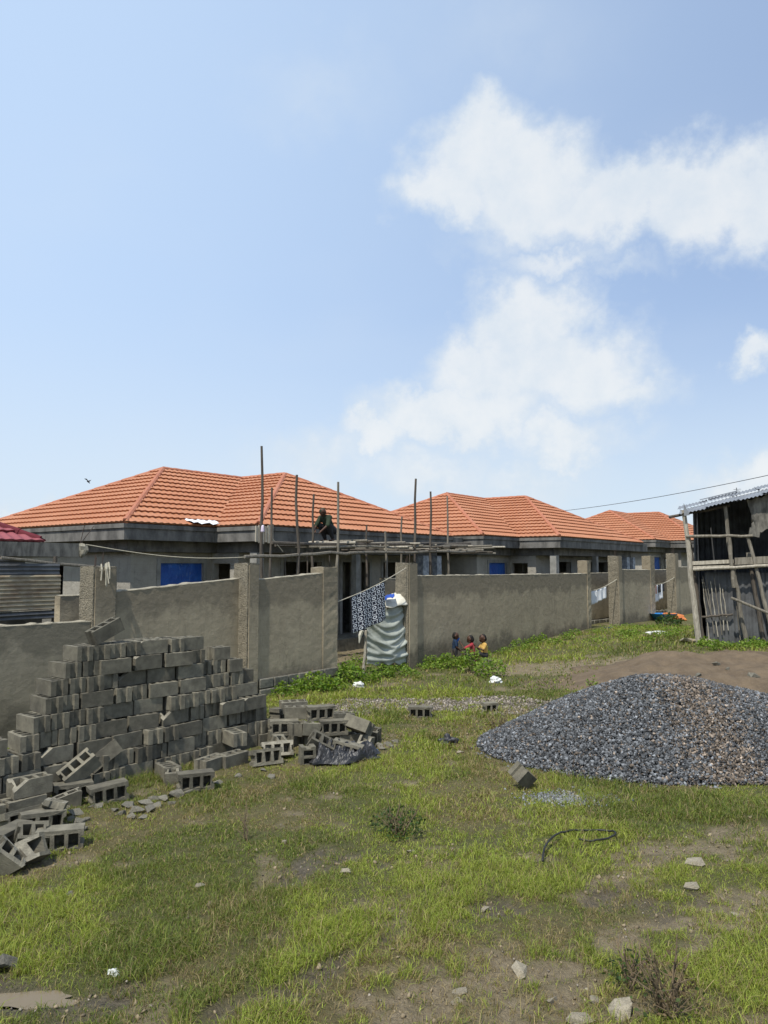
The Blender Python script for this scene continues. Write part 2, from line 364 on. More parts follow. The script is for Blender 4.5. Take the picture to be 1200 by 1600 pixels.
# value noise in numpy (same field used for relief, bare soil and grass)
class VN:
    def __init__(s, seed): s.t = np.random.default_rng(seed).random((256, 256))
    def __call__(s, x, y):
        xi = np.floor(x).astype(int); yi = np.floor(y).astype(int); fx = x - xi; fy = y - yi
        fx = fx * fx * (3 - 2 * fx); fy = fy * fy * (3 - 2 * fy); g = lambda a, b_: s.t[a & 255, b_ & 255]
        return (g(xi, yi) * (1 - fx) + g(xi + 1, yi) * fx) * (1 - fy) + (g(xi, yi + 1) * (1 - fx) + g(xi + 1, yi + 1) * fx) * fy
def fbm(vn, x, y, oct_=4):
    r = 0; a = .5; tot = 0
    for i in range(oct_): r = r + a * vn(x + 17.3 * i, y - 9.1 * i); tot += a; a *= .5; x = x * 2.03; y = y * 2.03
    return r / tot
VA, VB, VC = VN(1), VN(2), VN(3)
S = lambda t: np.clip(t, 0, 1) ** 2 * (3 - 2 * np.clip(t, 0, 1))

# ------------------------------------------------------------------ ground fields
HEAP_C = (4.05, 10.65)
# bare / muddy / dry patches: (px0,py0,px1,py1,width m,strength, kind) along segments seen in the photograph
patches = []
def patch(x0, y0, x1, y1, w_, s_, kind): patches.append((gnd(x0, y0), gnd(x1, y1), w_, s_, kind))
for a in [(-40, 1545, 110, 1565, .16, 1.5, 'mud'), (60, 1590, 180, 1530, .14, .9, 'mud'), (330, 1600, 420, 1572, .12, 1.1, 'mud'), (440, 1565, 560, 1512, .10, 1.2, 'mud'), (590, 1490, 640, 1470, .1, .8, 'mud'),
          (470, 1385, 520, 1345, .25, 1.0, 'mud'), (520, 1350, 600, 1350, .15, .6, 'mud'), (560, 1365, 680, 1330, .2, .5, 'dirt'), (735, 1432, 800, 1425, .2, 1.1, 'mud'), (420, 1480, 520, 1450, .12, .7, 'mud'),
          (920, 1395, 1100, 1330, .35, .9, 'dirt'), (1000, 1340, 1200, 1300, .28, 1.0, 'dirt'), (940, 1400, 1000, 1400, .3, .9, 'mud'), (1030, 1430, 1100, 1400, .25, .8, 'mud'),
          (1100, 1440, 1220, 1390, .35, 1.1, 'dirt'), (600, 1600, 800, 1510, .45, .85, 'dirt'), (760, 1560, 1000, 1480, .35, .95, 'dirt'), (960, 1470, 1080, 1440, .25, .8, 'dirt'), (700, 1590, 960, 1590, .3, .8, 'dirt'),
          (1080, 1490, 1200, 1440, .2, .8, 'dirt'), (1150, 1600, 1200, 1570, .2, .8, 'dirt'),
          (620, 1510, 1000, 1440, .40, .9, 'dry'), (560, 1600, 1000, 1550, .45, 1.0, 'dry'), (850, 1420, 1060, 1400, .3, .7, 'dry'), (-40, 1385, 140, 1335, .30, .75, 'dry'), (140, 1335, 300, 1275, .28, 1.0, 'dry'), (300, 1275, 430, 1215, .30, .9, 'dry'), (430, 1215, 560, 1170, .4, .8, 'dry'), (560, 1180, 640, 1130, .5, .8, 'dry'), (640, 1130, 700, 1095, .5, .7, 'dry'),
          (690, 1140, 790, 1125, .4, .95, 'dry'), (555, 1104, 790, 1096, .62, 1.9, 'grav'), (520, 1112, 600, 1102, .6, 1.6, 'grav'), (780, 1108, 850, 1100, .6, 1.2, 'grav'), (650, 1265, 760, 1240, .3, .5, 'dry'), (480, 1200, 640, 1190, .5, .55, 'dry'), (580, 1240, 640, 1215, .3, .6, 'dirt'), (780, 1215, 900, 1240, .3, .6, 'dry'),
          (180, 1250, 330, 1215, .15, .6, 'dirt'), (0, 1310, 60, 1280, .4, .6, 'dirt'), (430, 1190, 590, 1165, .4, .7, 'dirt'), (800, 1045, 1300, 1060, 1.3, 1.3, 'dirt'), (1000, 1010, 1060, 1006, .5, .8, 'dirt'),
          (530, 1040, 560, 1010, .7, 1.2, 'dirt'), (940, 995, 960, 985, .6, .6, 'dirt')]: patch(a[0], a[1], a[2], a[3], a[4] * (.8 if a[6] == 'dirt' and a[1] > 1280 else 1), a[5], a[6])
def fields(x, y):
    out = {k: np.zeros_like(x) for k in ('mud', 'dirt', 'dry', 'grav')}
    nx = fbm(VA, x * 1.3, y * 1.3, 4) - .5; ny = fbm(VB, x * 1.3, y * 1.3, 4) - .5; fine_ = fbm(VC, x * 6.5, y * 6.5, 5)
    X = x + nx * .55; Y = y + ny * .55
    for (a, b_, w_, s_, k) in patches:
        dx, dy = b_.x - a.x, b_.y - a.y; L2 = dx * dx + dy * dy + 1e-9
        t_ = np.clip(((X - a.x) * dx + (Y - a.y) * dy) / L2, 0, 1)
        d = np.hypot(X - a.x - t_ * dx, Y - a.y - t_ * dy)
        out[k] = np.maximum(out[k], s_ * np.exp(-(d / w_) ** 2))
    brk = fbm(VA, x * 11 + 31, y * 11 + 7, 3)
    for k in out: out[k] = (.55 + .45 * S((brk - .36) / .2)) * S((out[k] * (.02 + 1.75 * fine_) - .36) / .36)
    gen = fbm(VB, x * .9 + 40, y * .9, 5); out['dry'] = np.maximum(out['dry'], .75 * S((gen - .56) / .16))
    g2 = fbm(VC, x * 2.1 + 11, y * 2.1 + 5, 5); out['dirt'] = np.maximum(out['dirt'], .7 * S((g2 - .66) / .1))
    return out
PUD = gnd(45, 1553)
def ground_z(x, y, fld=None):
    x = np.asarray(x, float); y = np.asarray(y, float)
    h = .42 * S((x - 2.5) / 6.5) * S((y - 12.5) / 6.5) * (1 - .55 * S((y - 23) / 8))
    nearflat = 1 - .8 * np.exp(-(((x + 2.7) / 2.2) ** 2 + ((y - 9.6) / 2.2) ** 2))
    h = h + nearflat * ((fbm(VA, x * .5, y * .5, 3) - .5) * .10 + (fbm(VB, x * 3.1, y * 3.1, 3) - .5) * .035 * np.exp(-y / 30))
    h = h - .07 * np.exp(-((x - PUD.x) / .30) ** 4 - ((y - PUD.y) / .085) ** 4)
    if fld is not None: h = h - .03 * fld['mud'] * (1 - np.exp(-((x - PUD.x) / .5) ** 4 - ((y - PUD.y) / .2) ** 4)) - .015 * fld['dirt'] - .012 * fld['grav'] + (fbm(VC, x * 9, y * 9, 2) - .5) * .03 * np.maximum(fld['mud'], fld['dirt'])
    return h
def gz(x, y): return float(ground_z(np.array([x]), np.array([y]), fields(np.array([x]), np.array([y])))[0])

xs = np.concatenate([-14 - np.geomspace(.2, 600, 26)[::-1], np.arange(-14, 16, .085), 16 + np.geomspace(.2, 600, 26)])
ys = np.concatenate([3.0 - np.geomspace(.1, 300, 18)[::-1], np.arange(3.0, 14, .07), np.arange(14, 25, .12), 25 + np.geomspace(.2, 900, 32)])
GX, GY = np.meshgrid(xs, ys); gxf, gyf = GX.ravel(), GY.ravel()
fl = fields(gxf, gyf); gzf = ground_z(gxf, gyf, fl)
far = np.hypot(gxf, gyf - 12) > 60; gzf[far] = gzf[far] * .3
me = bpy.data.meshes.new('ground'); nx_, ny_ = len(xs), len(ys)
idx = np.arange(nx_ * ny_).reshape(ny_, nx_)
quads = np.stack([idx[:-1, :-1], idx[:-1, 1:], idx[1:, 1:], idx[1:, :-1]], -1).reshape(-1, 4)
me.vertices.add(len(gxf)); me.vertices.foreach_set('co', np.stack([gxf, gyf, gzf], 1).ravel())
me.loops.add(quads.size); me.loops.foreach_set('vertex_index', quads.ravel())
me.polygons.add(len(quads)); me.polygons.foreach_set('loop_start', np.arange(len(quads)) * 4)
me.update(calc_edges=True)
for k in fl:
    at_ = me.attributes.new(k, 'FLOAT', 'POINT'); at_.data.foreach_set('value', fl[k].astype(np.float32))
me.polygons.foreach_set('use_smooth', [True] * len(me.polygons))
m, t, b = new_mat('ground_soil_and_turf', .96)
co = t.n.new('ShaderNodeNewGeometry').outputs['Position']
A_ = {k: t.node('ShaderNodeAttribute', _attribute_name=k).outputs['Fac'] for k in fl}
nf = t.noise(co, 18, 6, .7); nm = t.noise(co, 2.2, 5, .6)
turf = t.mix(t.ramp(nm, .3, .7), (.115, .122, .040), (.150, .148, .050)); turf = t.mix(t.ramp(nf, .45, .72, 0, .7), turf, (.16, .128, .066)); turf = t.mix(t.ramp(t.noise(co, 75, 3, .7), .42, .6, 0, .5), turf, (.06, .058, .022))
dry = t.mix(t.ramp(nf, .3, .7), (.22, .18, .085), (.12, .10, .045))
dirt = t.mix(t.ramp(nf, .3, .7), (.33, .265, .17), (.20, .158, .10)); dirt = t.mix(t.ramp(t.noise(co, 60, 4, .7), .5, .7, 0, .6), dirt, (.33, .275, .185))
mud = t.mix(t.ramp(nf, .35, .7), (.105, .088, .058), (.20, .165, .112))
grav = t.mix(t.ramp(t.noise(co, 45, 4, .75), .35, .65), (.23, .195, .15), (.10, .085, .065))
c = t.mix(t.math('MULTIPLY', A_['dry'], .8), turf, dry); c = t.mix(A_['dirt'], c, dirt); c = t.mix(A_['mud'], c, mud); c = t.mix(A_['grav'], c, grav)
t.l.new(c, b.inputs['Base Color']); t.l.new(t.ramp(A_['mud'], 0, 1, .97, .62), b.inputs['Roughness'])
bump(t, b, t.math('ADD', t.noise(co, 24, 6, .7), t.math('MULTIPLY', t.noise(co, 90, 3, .7), .4)), 1.0, .06)
me.materials.append(m); ground = bpy.data.objects.new('ground', me); COL.objects.link(ground); tag(ground, kind='structure')
ground['label'] = 'trampled green grass field with bare muddy patches and wheel ruts'; ground['category'] = 'ground'
# ------------------------------------------------------------------ boundary walls along the lane
WD = Vector((math.sin(R_(38)), math.cos(R_(38)))); WT = Vector((WD.y, -WD.x))       # along the wall / out towards the lane
W0 = Vector((.82, 19.3))
def wl(px, off=0.0):             # place on the wall line (shifted out by off) seen at image column px
    a = (px - 600) / F; p = W0 + WT * off
    t_ = (a * p.y - p.x) / (WD.x - a * WD.y); return p + WD * t_
def obox(mb, p, q, out0, out1, z0, z1, z1b=None):
    # box from p to q (ground points on the wall face), from out0 behind to out1 in front of it
    p, q = Vector(p), Vector(q); d = (q - p).normalized(); n = Vector((d.y, -d.x)); z1b = z1 if z1b is None else z1b
    c = [p + n * out0, q + n * out0, q + n * out1, p + n * out1]
    mb.add([(k.x, k.y, z0) for k in c] + [(c[0].x, c[0].y, z1), (c[1].x, c[1].y, z1b), (c[2].x, c[2].y, z1b), (c[3].x, c[3].y, z1)],
           [(0, 1, 2, 3)[::-1], (4, 5, 6, 7), (0, 1, 5, 4), (1, 2, 6, 5), (2, 3, 7, 6), (3, 0, 4, 7)])
def coping(p, q, out0, out1, z0, z1, parent, seed, mat='mortar'):
    # ragged mortar bed left on top of a wall
    r = random.Random(seed); p, q = Vector(p), Vector(q); L = (q - p).length; n = max(4, int(L / .09)); d = (q - p) / L; nn = Vector((d.y, -d.x))
    mb = MB(); rows = []
    hs = [.004 + .026 * r.random() ** 3 for i in range(n + 1)]
    def P(i, j):
        k = p + d * (L * j / n) + nn * ((out0 + .005, out0 + .012, out1 - .012, out1 + .004)[i] + (r.uniform(-.006, .004)))
        return (k.x, k.y, z0 + (z1 - z0) * j / n + (-.015, hs[j], hs[j] * r.uniform(.6, 1.1), -.012 * r.random())[i])
    mb.grid(P, 4, n + 1)
    return mb.build('mortar_bed', mat, parent)
def rough_post(p, lx, ly, z0, z1, seed, step=.1):
    # cast pillar with honeycombed faces, p = front-left corner on the wall face, lx along the wall, ly deep
    r = random.Random(seed); mb = MB(); n = max(3, int((z1 - z0) / step))
    c = [p, p + WD * lx, p + WD * lx - WT * ly, p - WT * ly]
    ring = []
    for e in range(4):
        for k in range(3): ring.append(c[e].lerp(c[(e + 1) % 4], k / 3))
    cen_ = (c[0] + c[2]) / 2; m_ = len(ring)
    def P(i, j):
        k = ring[i % m_]; k = k + (k - cen_).normalized() * r.uniform(-.006, .006)
        return (k.x, k.y, z0 + (z1 - z0) * j / n + (r.uniform(-.01, .02) if j == n else 0))
    pts = [[P(i, j) for i in range(m_)] for j in range(n + 1)]
    vs = [x for row in pts for x in row]
    fs = [(j * m_ + i, j * m_ + (i + 1) % m_, (j + 1) * m_ + (i + 1) % m_, (j + 1) * m_ + i) for j in range(n) for i in range(m_)]
    fs.append(tuple(n * m_ + i for i in range(m_)))
    return mb.add(vs, fs)
def rebar(mb, p, z0, hs):
    for i, h_ in enumerate(hs):
        q = p + WD * (.07 + .07 * i) - WT * (.06 + .09 * (i % 2)); mb.tube([(q.x, q.y, z0 - .05), (q.x + .01, q.y, z0 + h_)], .007, 5)

def boundary_wall(label, px0, px1, off, zl, zr, pill=None, post_end=None, mat='plaster', seed=0, rb=None, start=None, end=None, z0=-.05):
    p = wl(px0, off) if start is None else start; q = wl(px1, off) if end is None else end
    e = empty('boundary_wall', (p.x, p.y, 0), label, 'wall')
    a = p; bq = q
    if pill:
        lx, zt = pill; rough_post(p + WT * .03, lx, .40, z0, zt, seed).build('pillar', 'agg', e)
        mb = MB(); obox(mb, p + WD * .035, p + WD * (lx - .02), -.10, .048, z0, zt - .03); mb.build('plaster_face', mat, e)
        if rb: mb = MB(); rebar(mb, p, zt, rb); mb.build('reinforcing_bars', 'iron', e)
        a = p + WD * (lx + .002)
    if post_end:
        lx, zt = post_end; s_ = q - WD * lx; rough_post(s_ + WT * .02, lx, .38, z0, zt, seed + 5).build('pillar', mat, e)
        bq = s_ - WD * .002
    mb = MB(); n = 6
    for i in range(n):           # render panels between faint construction joints
        f0, f1 = i / n, (i + 1) / n
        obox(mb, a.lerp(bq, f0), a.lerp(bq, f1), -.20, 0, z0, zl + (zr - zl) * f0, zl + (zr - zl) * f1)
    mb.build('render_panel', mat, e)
    coping(a, bq, -.20, 0, zl, zr, e, seed + 9)
    return e
w1 = boundary_wall('low cement wall at the left edge behind the tall block pile', -90, 146, 0, 1.67, 1.66, mat='plaster_low', seed=1, start=wl(146) - WD * 3.6)
w2 = boundary_wall('cement wall section below the blue window, ropes tied on its left pillar', 146, 386, 0, 2.12, 2.32, pill=(.42, 2.53), seed=2, rb=(.22, .16, .25))
w3 = boundary_wall('short cement wall section left of the doorway with stone footing', 386, 527, .22, 2.28, 2.40, pill=(.30, 2.60), post_end=(.46, 2.52), seed=3)
w4 = boundary_wall('long cement wall behind the three children', 636, 921, .05, 2.30, 2.27, pill=(.40, 2.62), post_end=(.30, 2.75), seed=4, rb=(.2, .12))
w5 = boundary_wall('cement wall section between the two open gateways with laundry', 963, 1021, 0.1, 2.40, 2.38, pill=(.44, 2.95), post_end=(.55, 3.0), seed=6, rb=(.3, .25))
w6 = boundary_wall('cement wall and pillar standing beside the leaning wooden shed', 1052, 1110, 0.1, 2.50, 2.5, pill=(.55, 3.15), seed=7, rb=(.3, .2, .3))
# footing stones of the section by the doorway
p3 = wl(386, .22) + WD * .3; q3 = wl(527, .22); L3 = (q3 - p3).length
x_ = .05; r = random.Random(5)
for row in range(2):
    x_ = .03
    while x_ < L3 - .1:
        l_ = min(r.uniform(.28, .5), L3 - x_); z0 = row * .2 - .03; mb = MB()
        a = p3 + WD * x_; bq = p3 + WD * (x_ + l_ - .018); obox(mb, a, bq, .004, .05 + r.uniform(0, .03), z0, z0 + .185)
        o = mb.build('footing_stone', 'stone', w3); bv = o.modifiers.new('bevel', 'BEVEL'); bv.width = .018; bv.segments = 2; x_ += l_
# dividing walls between the plots, running back from the pillars
def divider(label, px0, px1, back, zt, seed, foot=True):
    q, p = wl(px0, -back), wl(px1, -back); length = (p - q).length
    e = empty('inner_wall', (p.x, p.y, 0), label, 'wall')
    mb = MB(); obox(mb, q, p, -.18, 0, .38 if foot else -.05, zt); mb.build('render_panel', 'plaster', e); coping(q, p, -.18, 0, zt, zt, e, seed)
    if foot:
        r_ = random.Random(seed); d = (p - q).normalized(); k = 0.0
        while k < length - .2:
            l_ = r_.uniform(.2, .42); mb2 = MB(); obox(mb2, q + d * k, q + d * (k + l_ - .02), -.2, .03 + r_.uniform(0, .04), -.08, .36 + r_.uniform(-.03, .01)); k += l_
            o = mb2.build('footing_stone', 'stone', e); bv = o.modifiers.new('bevel', 'BEVEL'); bv.width = .03; bv.segments = 1
    return e
divider('inner wall beside the rusty sheet kiosk', 97, 168, 1.1, 2.04, 21, foot=False)
divider('inner wall behind the tarpaulin shelter', 601, 660, 1.7, 2.20, 22, foot=False)
divider('inner wall behind the white laundry', 880, 990, 1.0, 2.26, 23)
divider('inner wall behind the black and white laundry', 1005, 1075, 1.1, 2.36, 24)
# yellow rope lashed on the left pillar
pr = wl(146) + WD * .18 + WT * .05
mb = MB(); r = random.Random(2)
for k in range(5):
    a = pr + WD * r.uniform(-.08, .06)
    mb.tube([(a.x, a.y, 2.47), (a.x + .02, a.y - .01, 2.58 + r.uniform(0, .03)), (a.x + r.uniform(.02, .08), a.y - .05, 2.5), (a.x + r.uniform(0, .13), a.y - .06, 2.5 - r.uniform(.1, .32))], .012, 5)
tag(mb.build('rope', 'rope'), 'frayed pale rope knotted over the top of the left pillar', 'rope')

# ------------------------------------------------------------------ houses with orange tiled roofs
def tile_slope(poly, name, mat, parent, row=.365, wave=.2, lift=.035):
    poly = [Vector(p) for p in poly]; p0, p1 = poly[0], poly[1]
    e = (p1 - p0).normalized(); n = (p1 - p0).cross(poly[2] - p0).normalized()
    if n.z < 0: n = -n
    g = n.cross(e)
    if g.z < 0: g = -g
    A = [(p - p0).dot(e) for p in poly]; B = [(p - p0).dot(g) for p in poly]
    a0, a1, bm_ = min(A) - .1, max(A) + .1, max(B) + .1
    na = int((a1 - a0) / (wave / 6)) + 1; nr = int(bm_ / row) + 1
    aa = a0 + np.arange(na) * (wave / 6); wv_ = .5 + .5 * np.cos(2 * np.pi * aa / wave)
    rows = []
    for j in range(nr):
        for (bo, h_) in ((.03, .0), (0, .055), (row * .45, .032), (row - .005, .002)):
            bb = j * row + bo - .030 * wv_ * (1 if bo < .1 else .0) + (-.06 if j == 0 and bo < .1 else 0)
            hh = lift + h_ + .030 * wv_ * (1 if h_ > 0 else .4)
            rows.append(np.outer(aa, np.array(e)) + np.outer(bb, np.array(g)) + np.outer(hh, np.array(n)) + np.array(p0))
    V = np.concatenate(rows); nrw = len(rows)
    idx = np.arange(nrw * na).reshape(nrw, na)
    q = np.stack([idx[:-1, :-1], idx[:-1, 1:], idx[1:, 1:], idx[1:, :-1]], -1).reshape(-1, 4)
    bm = bmesh.new(); vs = [bm.verts.new(v) for v in V]
    for f in q: bm.faces.new([vs[i] for i in f])
    cen_ = sum(poly, Vector()) / len(poly)
    for i in range(1, len(poly)):
        a, b_ = poly[i], poly[(i + 1) % len(poly)]
        d = (b_ - a).normalized(); nn = n.cross(d).normalized()
        if (cen_ - a).dot(nn) > 0: nn = -nn
        bmesh.ops.bisect_plane(bm, geom=bm.verts[:] + bm.edges[:] + bm.faces[:], plane_co=a, plane_no=nn, clear_outer=True)
    bmesh.ops.recalc_face_normals(bm, faces=bm.faces[:])
    if sum(f.normal.dot(n) for f in bm.faces) < 0: bmesh.ops.reverse_faces(bm, faces=bm.faces[:])
    m_ = bpy.data.meshes.new(name); bm.to_mesh(m_); bm.free(); m_.materials.append(M[mat])
    o = bpy.data.objects.new(name, m_); COL.objects.link(o); o.parent = parent; return o
def cap_run(a, b_, parent, mat, r_=.085, up=.05, name='ridge_cap'):
    a, b_ = Vector(a), Vector(b_); L = (b_ - a).length; n = max(2, int(L / .42)); d = (b_ - a) / L
    pts, rr = [], []
    for i in range(n):
        pts += [a + d * (L * i / n), a + d * (L * (i + .97) / n)]; rr += [r_, r_ * .87]
    mb = MB(); mb.tube([p + Vector((0, 0, up)) for p in pts], rr, 9)
    return mb.build(name, mat, parent, local=True)
def wall_open(mb, p, q, th, z0, z1, ops, side):
    # wall from p to q (local plan points), thickness th towards `side` (normal), openings (s0,s1,za,zb)
    p, q = Vector(p), Vector(q); L = (q - p).length; d = (q - p) / L; n = Vector(side)
    def bx(s0, s1, za, zb):
        if s1 - s0 < .01 or zb - za < .01: return
        c = [p + d * s0, p + d * s1, p + d * s1 + n * th, p + d * s0 + n * th]
        mb.prism([(k.x, k.y) for k in c], za, zb)
    s_ = 0
    for (s0, s1, za, zb) in sorted(ops):
        bx(s_, s0, z0, z1); bx(s0, s1, z0, za); bx(s0, s1, zb, z1); s_ = s1
    bx(s_, L, z0, z1)
def surround(p, q, s0, s1, za, zb, out, e, mat='column', wd=.12, door=False):
    # raised render band round an opening
    p, q = Vector(p), Vector(q); d = (q - p).normalized(); n = Vector(out); mb = MB()
    def st(a0, a1, z0, z1):
        c = [p + d * a0 - n * .02, p + d * a1 - n * .02, p + d * a1 + n * .022, p + d * a0 + n * .022]; mb.prism([(k.x, k.y) for k in c], z0, z1)
    st(s0 - wd, s0, za, zb + wd); st(s1, s1 + wd, za, zb + wd); st(s0, s1, zb, zb + wd)
    if not door: st(s0 - wd - .04, s1 + wd + .04, za - .07, za)
    return mb.build('window_frame' if not door else 'door_frame', mat, e, local=True)

EZ = 3.61; RISE = 2.08; UE = 12.48; VE = 8.4
A1 = (4.2, 4.2, EZ + RISE); A2 = (7.665, 2.03, EZ + RISE); J = (7.665, 4.2, EZ + RISE)
RZ = math.atan2(.7988, .6015)
def make_house(C1, z, label):
    e = empty('house', (C1[0], C1[1], z), label, 'house', 'houses with orange tiled roofs', RZ)
    E_ = lambda u, v: (u, v, EZ)
    slopes = [[E_(0, 8.4), E_(0, 0), A1], [E_(0, 0), E_(2.85, 0), J, A1], [E_(2.85, 0), E_(2.85, -1.76), A2, J], [E_(2.85, -1.76), E_(UE, -1.76), A2], [E_(UE, -1.76), E_(UE, 8.4), J, A2], [E_(UE, 8.4), E_(0, 8.4), A1, J]]
    for s_ in slopes: tile_slope(s_, 'roof_slope', 'tile', e)
    for a, b_ in ((E_(0, 0), A1), (E_(0, 8.4), A1), (E_(2.85, -1.76), A2), (E_(UE, -1.76), A2), (E_(UE, 8.4), J)): cap_run(a, b_, e, 'cap', name='hip_cap')
    for a, b_ in ((A1, J), (J, A2)): cap_run(a, b_, e, 'cap')
    mb = MB(); k = .05
    mb.prism([(-k, -k), (2.85 - k, -k), (2.85 - k, -1.76 - k), (UE + .75, -1.76 - k), (UE + .75, VE + k), (-k, VE + k)], EZ - .40, EZ - .015); mb.build('roof_slab', 'slab', e, local=True)
    # drip band under the tiles
    mb = MB(); k = .09
    mb.prism([(-k, -k), (2.85 - k, -k), (2.85 - k, -1.76 - k), (UE + .05, -1.76 - k), (UE + .05, VE + k), (-k, VE + k)], EZ - .11, EZ + .0); mb.build('fascia', 'slab', e, local=True)
    mb = MB(); zb = EZ - .405
    mb.prism([(.35, .35), (3.2, .35), (3.2, -1.35), (UE - .35, -1.35), (UE - .35, VE - .35), (.35, VE - .35)], zb - .28, zb); mb.build('ring_beam', 'slab', e, local=True)
    zt = zb - .285; wi = .6
    mb = MB(); th = .2
    front = ((.6, .6), (3.25, .6)); wing = ((3.45, -.56), (UE - .6, -.56))
    wall_open(mb, *front, th, .35, zt, [(.92, 2.37, 1.35, 2.63)], (0, 1))
    wall_open(mb, (.6, .802), (.6, VE - .6), th, .35, zt, [(3.0, 4.4, 1.3, 2.6)], (1, 0))
    wall_open(mb, (3.45, -.56), (3.45, .8), th, .35, zt, [(.35, 1.05, .36, 2.62)], (-1, 0))
    op = [(1.55, 3.25, 1.2, 2.68), (4.25, 4.88, .36, 2.68), (5.22, 5.68, 1.2, 2.68), (6.45, 7.75, 1.0, 2.68)]
    wall_open(mb, (3.452, -.56), (UE - .6, -.56), th, .35, zt, op, (0, 1))
    wall_open(mb, (UE - .6, -.358), (UE - .6, VE - .6), th, .35, zt, [(3, 4.4, 1.3, 2.6)], (-1, 0))
    wall_open(mb, (.802, VE - .6), (UE - .802, VE - .6), th, .35, zt, [], (0, -1))
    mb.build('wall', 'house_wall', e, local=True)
    mb = MB(); mb.prism([(.2, .2), (2.95, .2), (2.95, -1.6), (UE - .2, -1.6), (UE - .2, VE - .2), (.2, VE - .2)], -.9, .345); mb.build('plinth', 'stone', e, local=True)
    mb = MB(); mb.prism([(5.0, .9), (5.12, .9), (5.12, 7.6), (5.0, 7.6)], .35, zt); mb.prism([(5.13, 3.4), (11.6, 3.4), (11.6, 3.52), (5.13, 3.52)], .35, zt); mb.build('inner_wall', 'house_wall', e, local=True)
    f = surround(*front, .92, 2.37, 1.35, 2.63, (0, -1), e)
    mb = MB(); mb.grid(lambda i, j: (.6 + .90 + 1.49 * i / 8, .66 + .02 * math.sin(i * 1.9 + j), 1.33 + 1.32 * j / 6), 9, 7); mb.build('plastic_sheet', 'blue', f, local=True, smooth=True)
    for k, (s0, s1, za, zb_) in enumerate(op): surround((3.452, -.56), (UE - .6, -.56), s0, s1, za, zb_, (0, -1), e, door=(k == 1))
    for (u, v, w_, mt) in ((3.12, -1.42, .26, 'column'), (7.35, -1.42, .2, 'column'), (11.05, -1.42, .36, 'column_blue'), (11.95, -1.42, .3, 'column_blue')):
        mb = MB(); mb.prism([(u - w_ / 2, v - w_ / 2), (u + w_ / 2, v - w_ / 2), (u + w_ / 2, v + w_ / 2), (u - w_ / 2, v + w_ / 2)], .35, zt - .003); mb.build('column', mt, e, local=True)
    return e
HC = [(-6.44, 18.59, 0), (3.65, 27.68, .05), (15.83, 43.79, .46)]
h1 = make_house(HC[0][:2], 0, 'largest orange tiled house at left behind the pole scaffold')
labels = ['middle orange tiled house behind the long wall and children', 'farthest orange tiled house beside the wooden shed']
for (x, y, z), lb in zip(HC[1:], labels):
    c_ = copy_tree(h1); c_.location = (x, y, z); c_['label'] = lb
def hl(u, v, z):                 # house 1 plan -> world
    return Vector((HC[0][0] + .6015 * u - .7988 * v, HC[0][1] + .7988 * u + .6015 * v, z))
# loose sheets and boards left on the eave by the valley
mb = MB(); r = random.Random(4)
mb.grid(lambda i, j: hl(1.95 + 1.05 * i / 8, -.22 + .5 * j / 5, EZ + .10 + .12 * j / 5 * (1 if i else .7) + .03 * math.sin(i * 2.1 + j)), 9, 6)
tag(mb.build('plastic_sheet', 'white_cloth', smooth=True), 'crumpled white plastic sheet lying on the eave above the blue window', 'plastic sheet')
mb = MB()
for k in range(6):
    a, b_ = hl(2.62 + .10 * k, -1.93 - .01 * k, 0), hl(2.70 + .10 * k, -1.93 - .01 * k, 0)
    mb = MB(); mb.box((a.x, a.y, EZ - .22), (.075, .035, .42 + .05 * (k % 3)), Matrix.Rotation(RZ, 3, 'Z'))
    if k == 0: st = empty('plank_bundle', (a.x, a.y, EZ - .43), 'bundle of upright formwork boards fixed at the roof slab corner', 'boards')
    mb.build('board', 'wood_pale', st)
# neighbour at the far left: maroon roof, concrete canopy, rusty sheet kiosk
LC = Vector((-6.35, 15.6)); Hd = Vector((.6015, .7988)); Ht = Vector((.7988, -.6015))
e = empty('house', (LC.x, LC.y, 0), 'maroon roofed building with thick dark concrete canopy at the left edge', 'house')
def l2(u, v, z): p = LC + Hd * u - Ht * v; return Vector((p.x, p.y, z))
mb = MB(); c4 = [l2(-7, 0, 0), l2(0, 0, 0), l2(0, 6, 0), l2(-7, 6, 0)]; mb.prism([(k.x, k.y) for k in c4], 2.74, 3.02); mb.build('canopy_slab', 'slab_pale', e)
mb = MB(); c4 = [l2(-6.6, .9, 0), l2(-.9, .9, 0), l2(-.9, 5.4, 0), l2(-6.6, 5.4, 0)]; mb.prism([(k.x, k.y) for k in c4], -.05, 2.735); mb.build('wall', 'house_wall', e)
rp = lambda u, v, z: l2(u, v, z) - Vector((LC.x, LC.y, 0))
tile_slope([rp(-6.8, .55, 3.03), rp(-.55, .55, 3.03), rp(-2.9, 2.9, 4.25), rp(-4.6, 2.9, 4.25)], 'roof_slope', 'tile_red', e)
tile_slope([rp(-.55, .55, 3.03), rp(-.55, 5.3, 3.03), rp(-2.9, 2.9, 4.25)], 'roof_slope', 'tile_red', e)
tile_slope([rp(-.55, 5.3, 3.03), rp(-6.8, 5.3, 3.03), rp(-4.6, 2.9, 4.25), rp(-2.9, 2.9, 4.25)], 'roof_slope', 'tile_red', e)
for a, b_ in ((rp(-.55, .55, 3.03), rp(-2.9, 2.9, 4.25)), (rp(-.55, 5.3, 3.03), rp(-2.9, 2.9, 4.25)), (rp(-2.9, 2.9, 4.25), rp(-4.6, 2.9, 4.25))): cap_run(a, b_, e, 'cap_red', name='hip_cap', r_=.1)
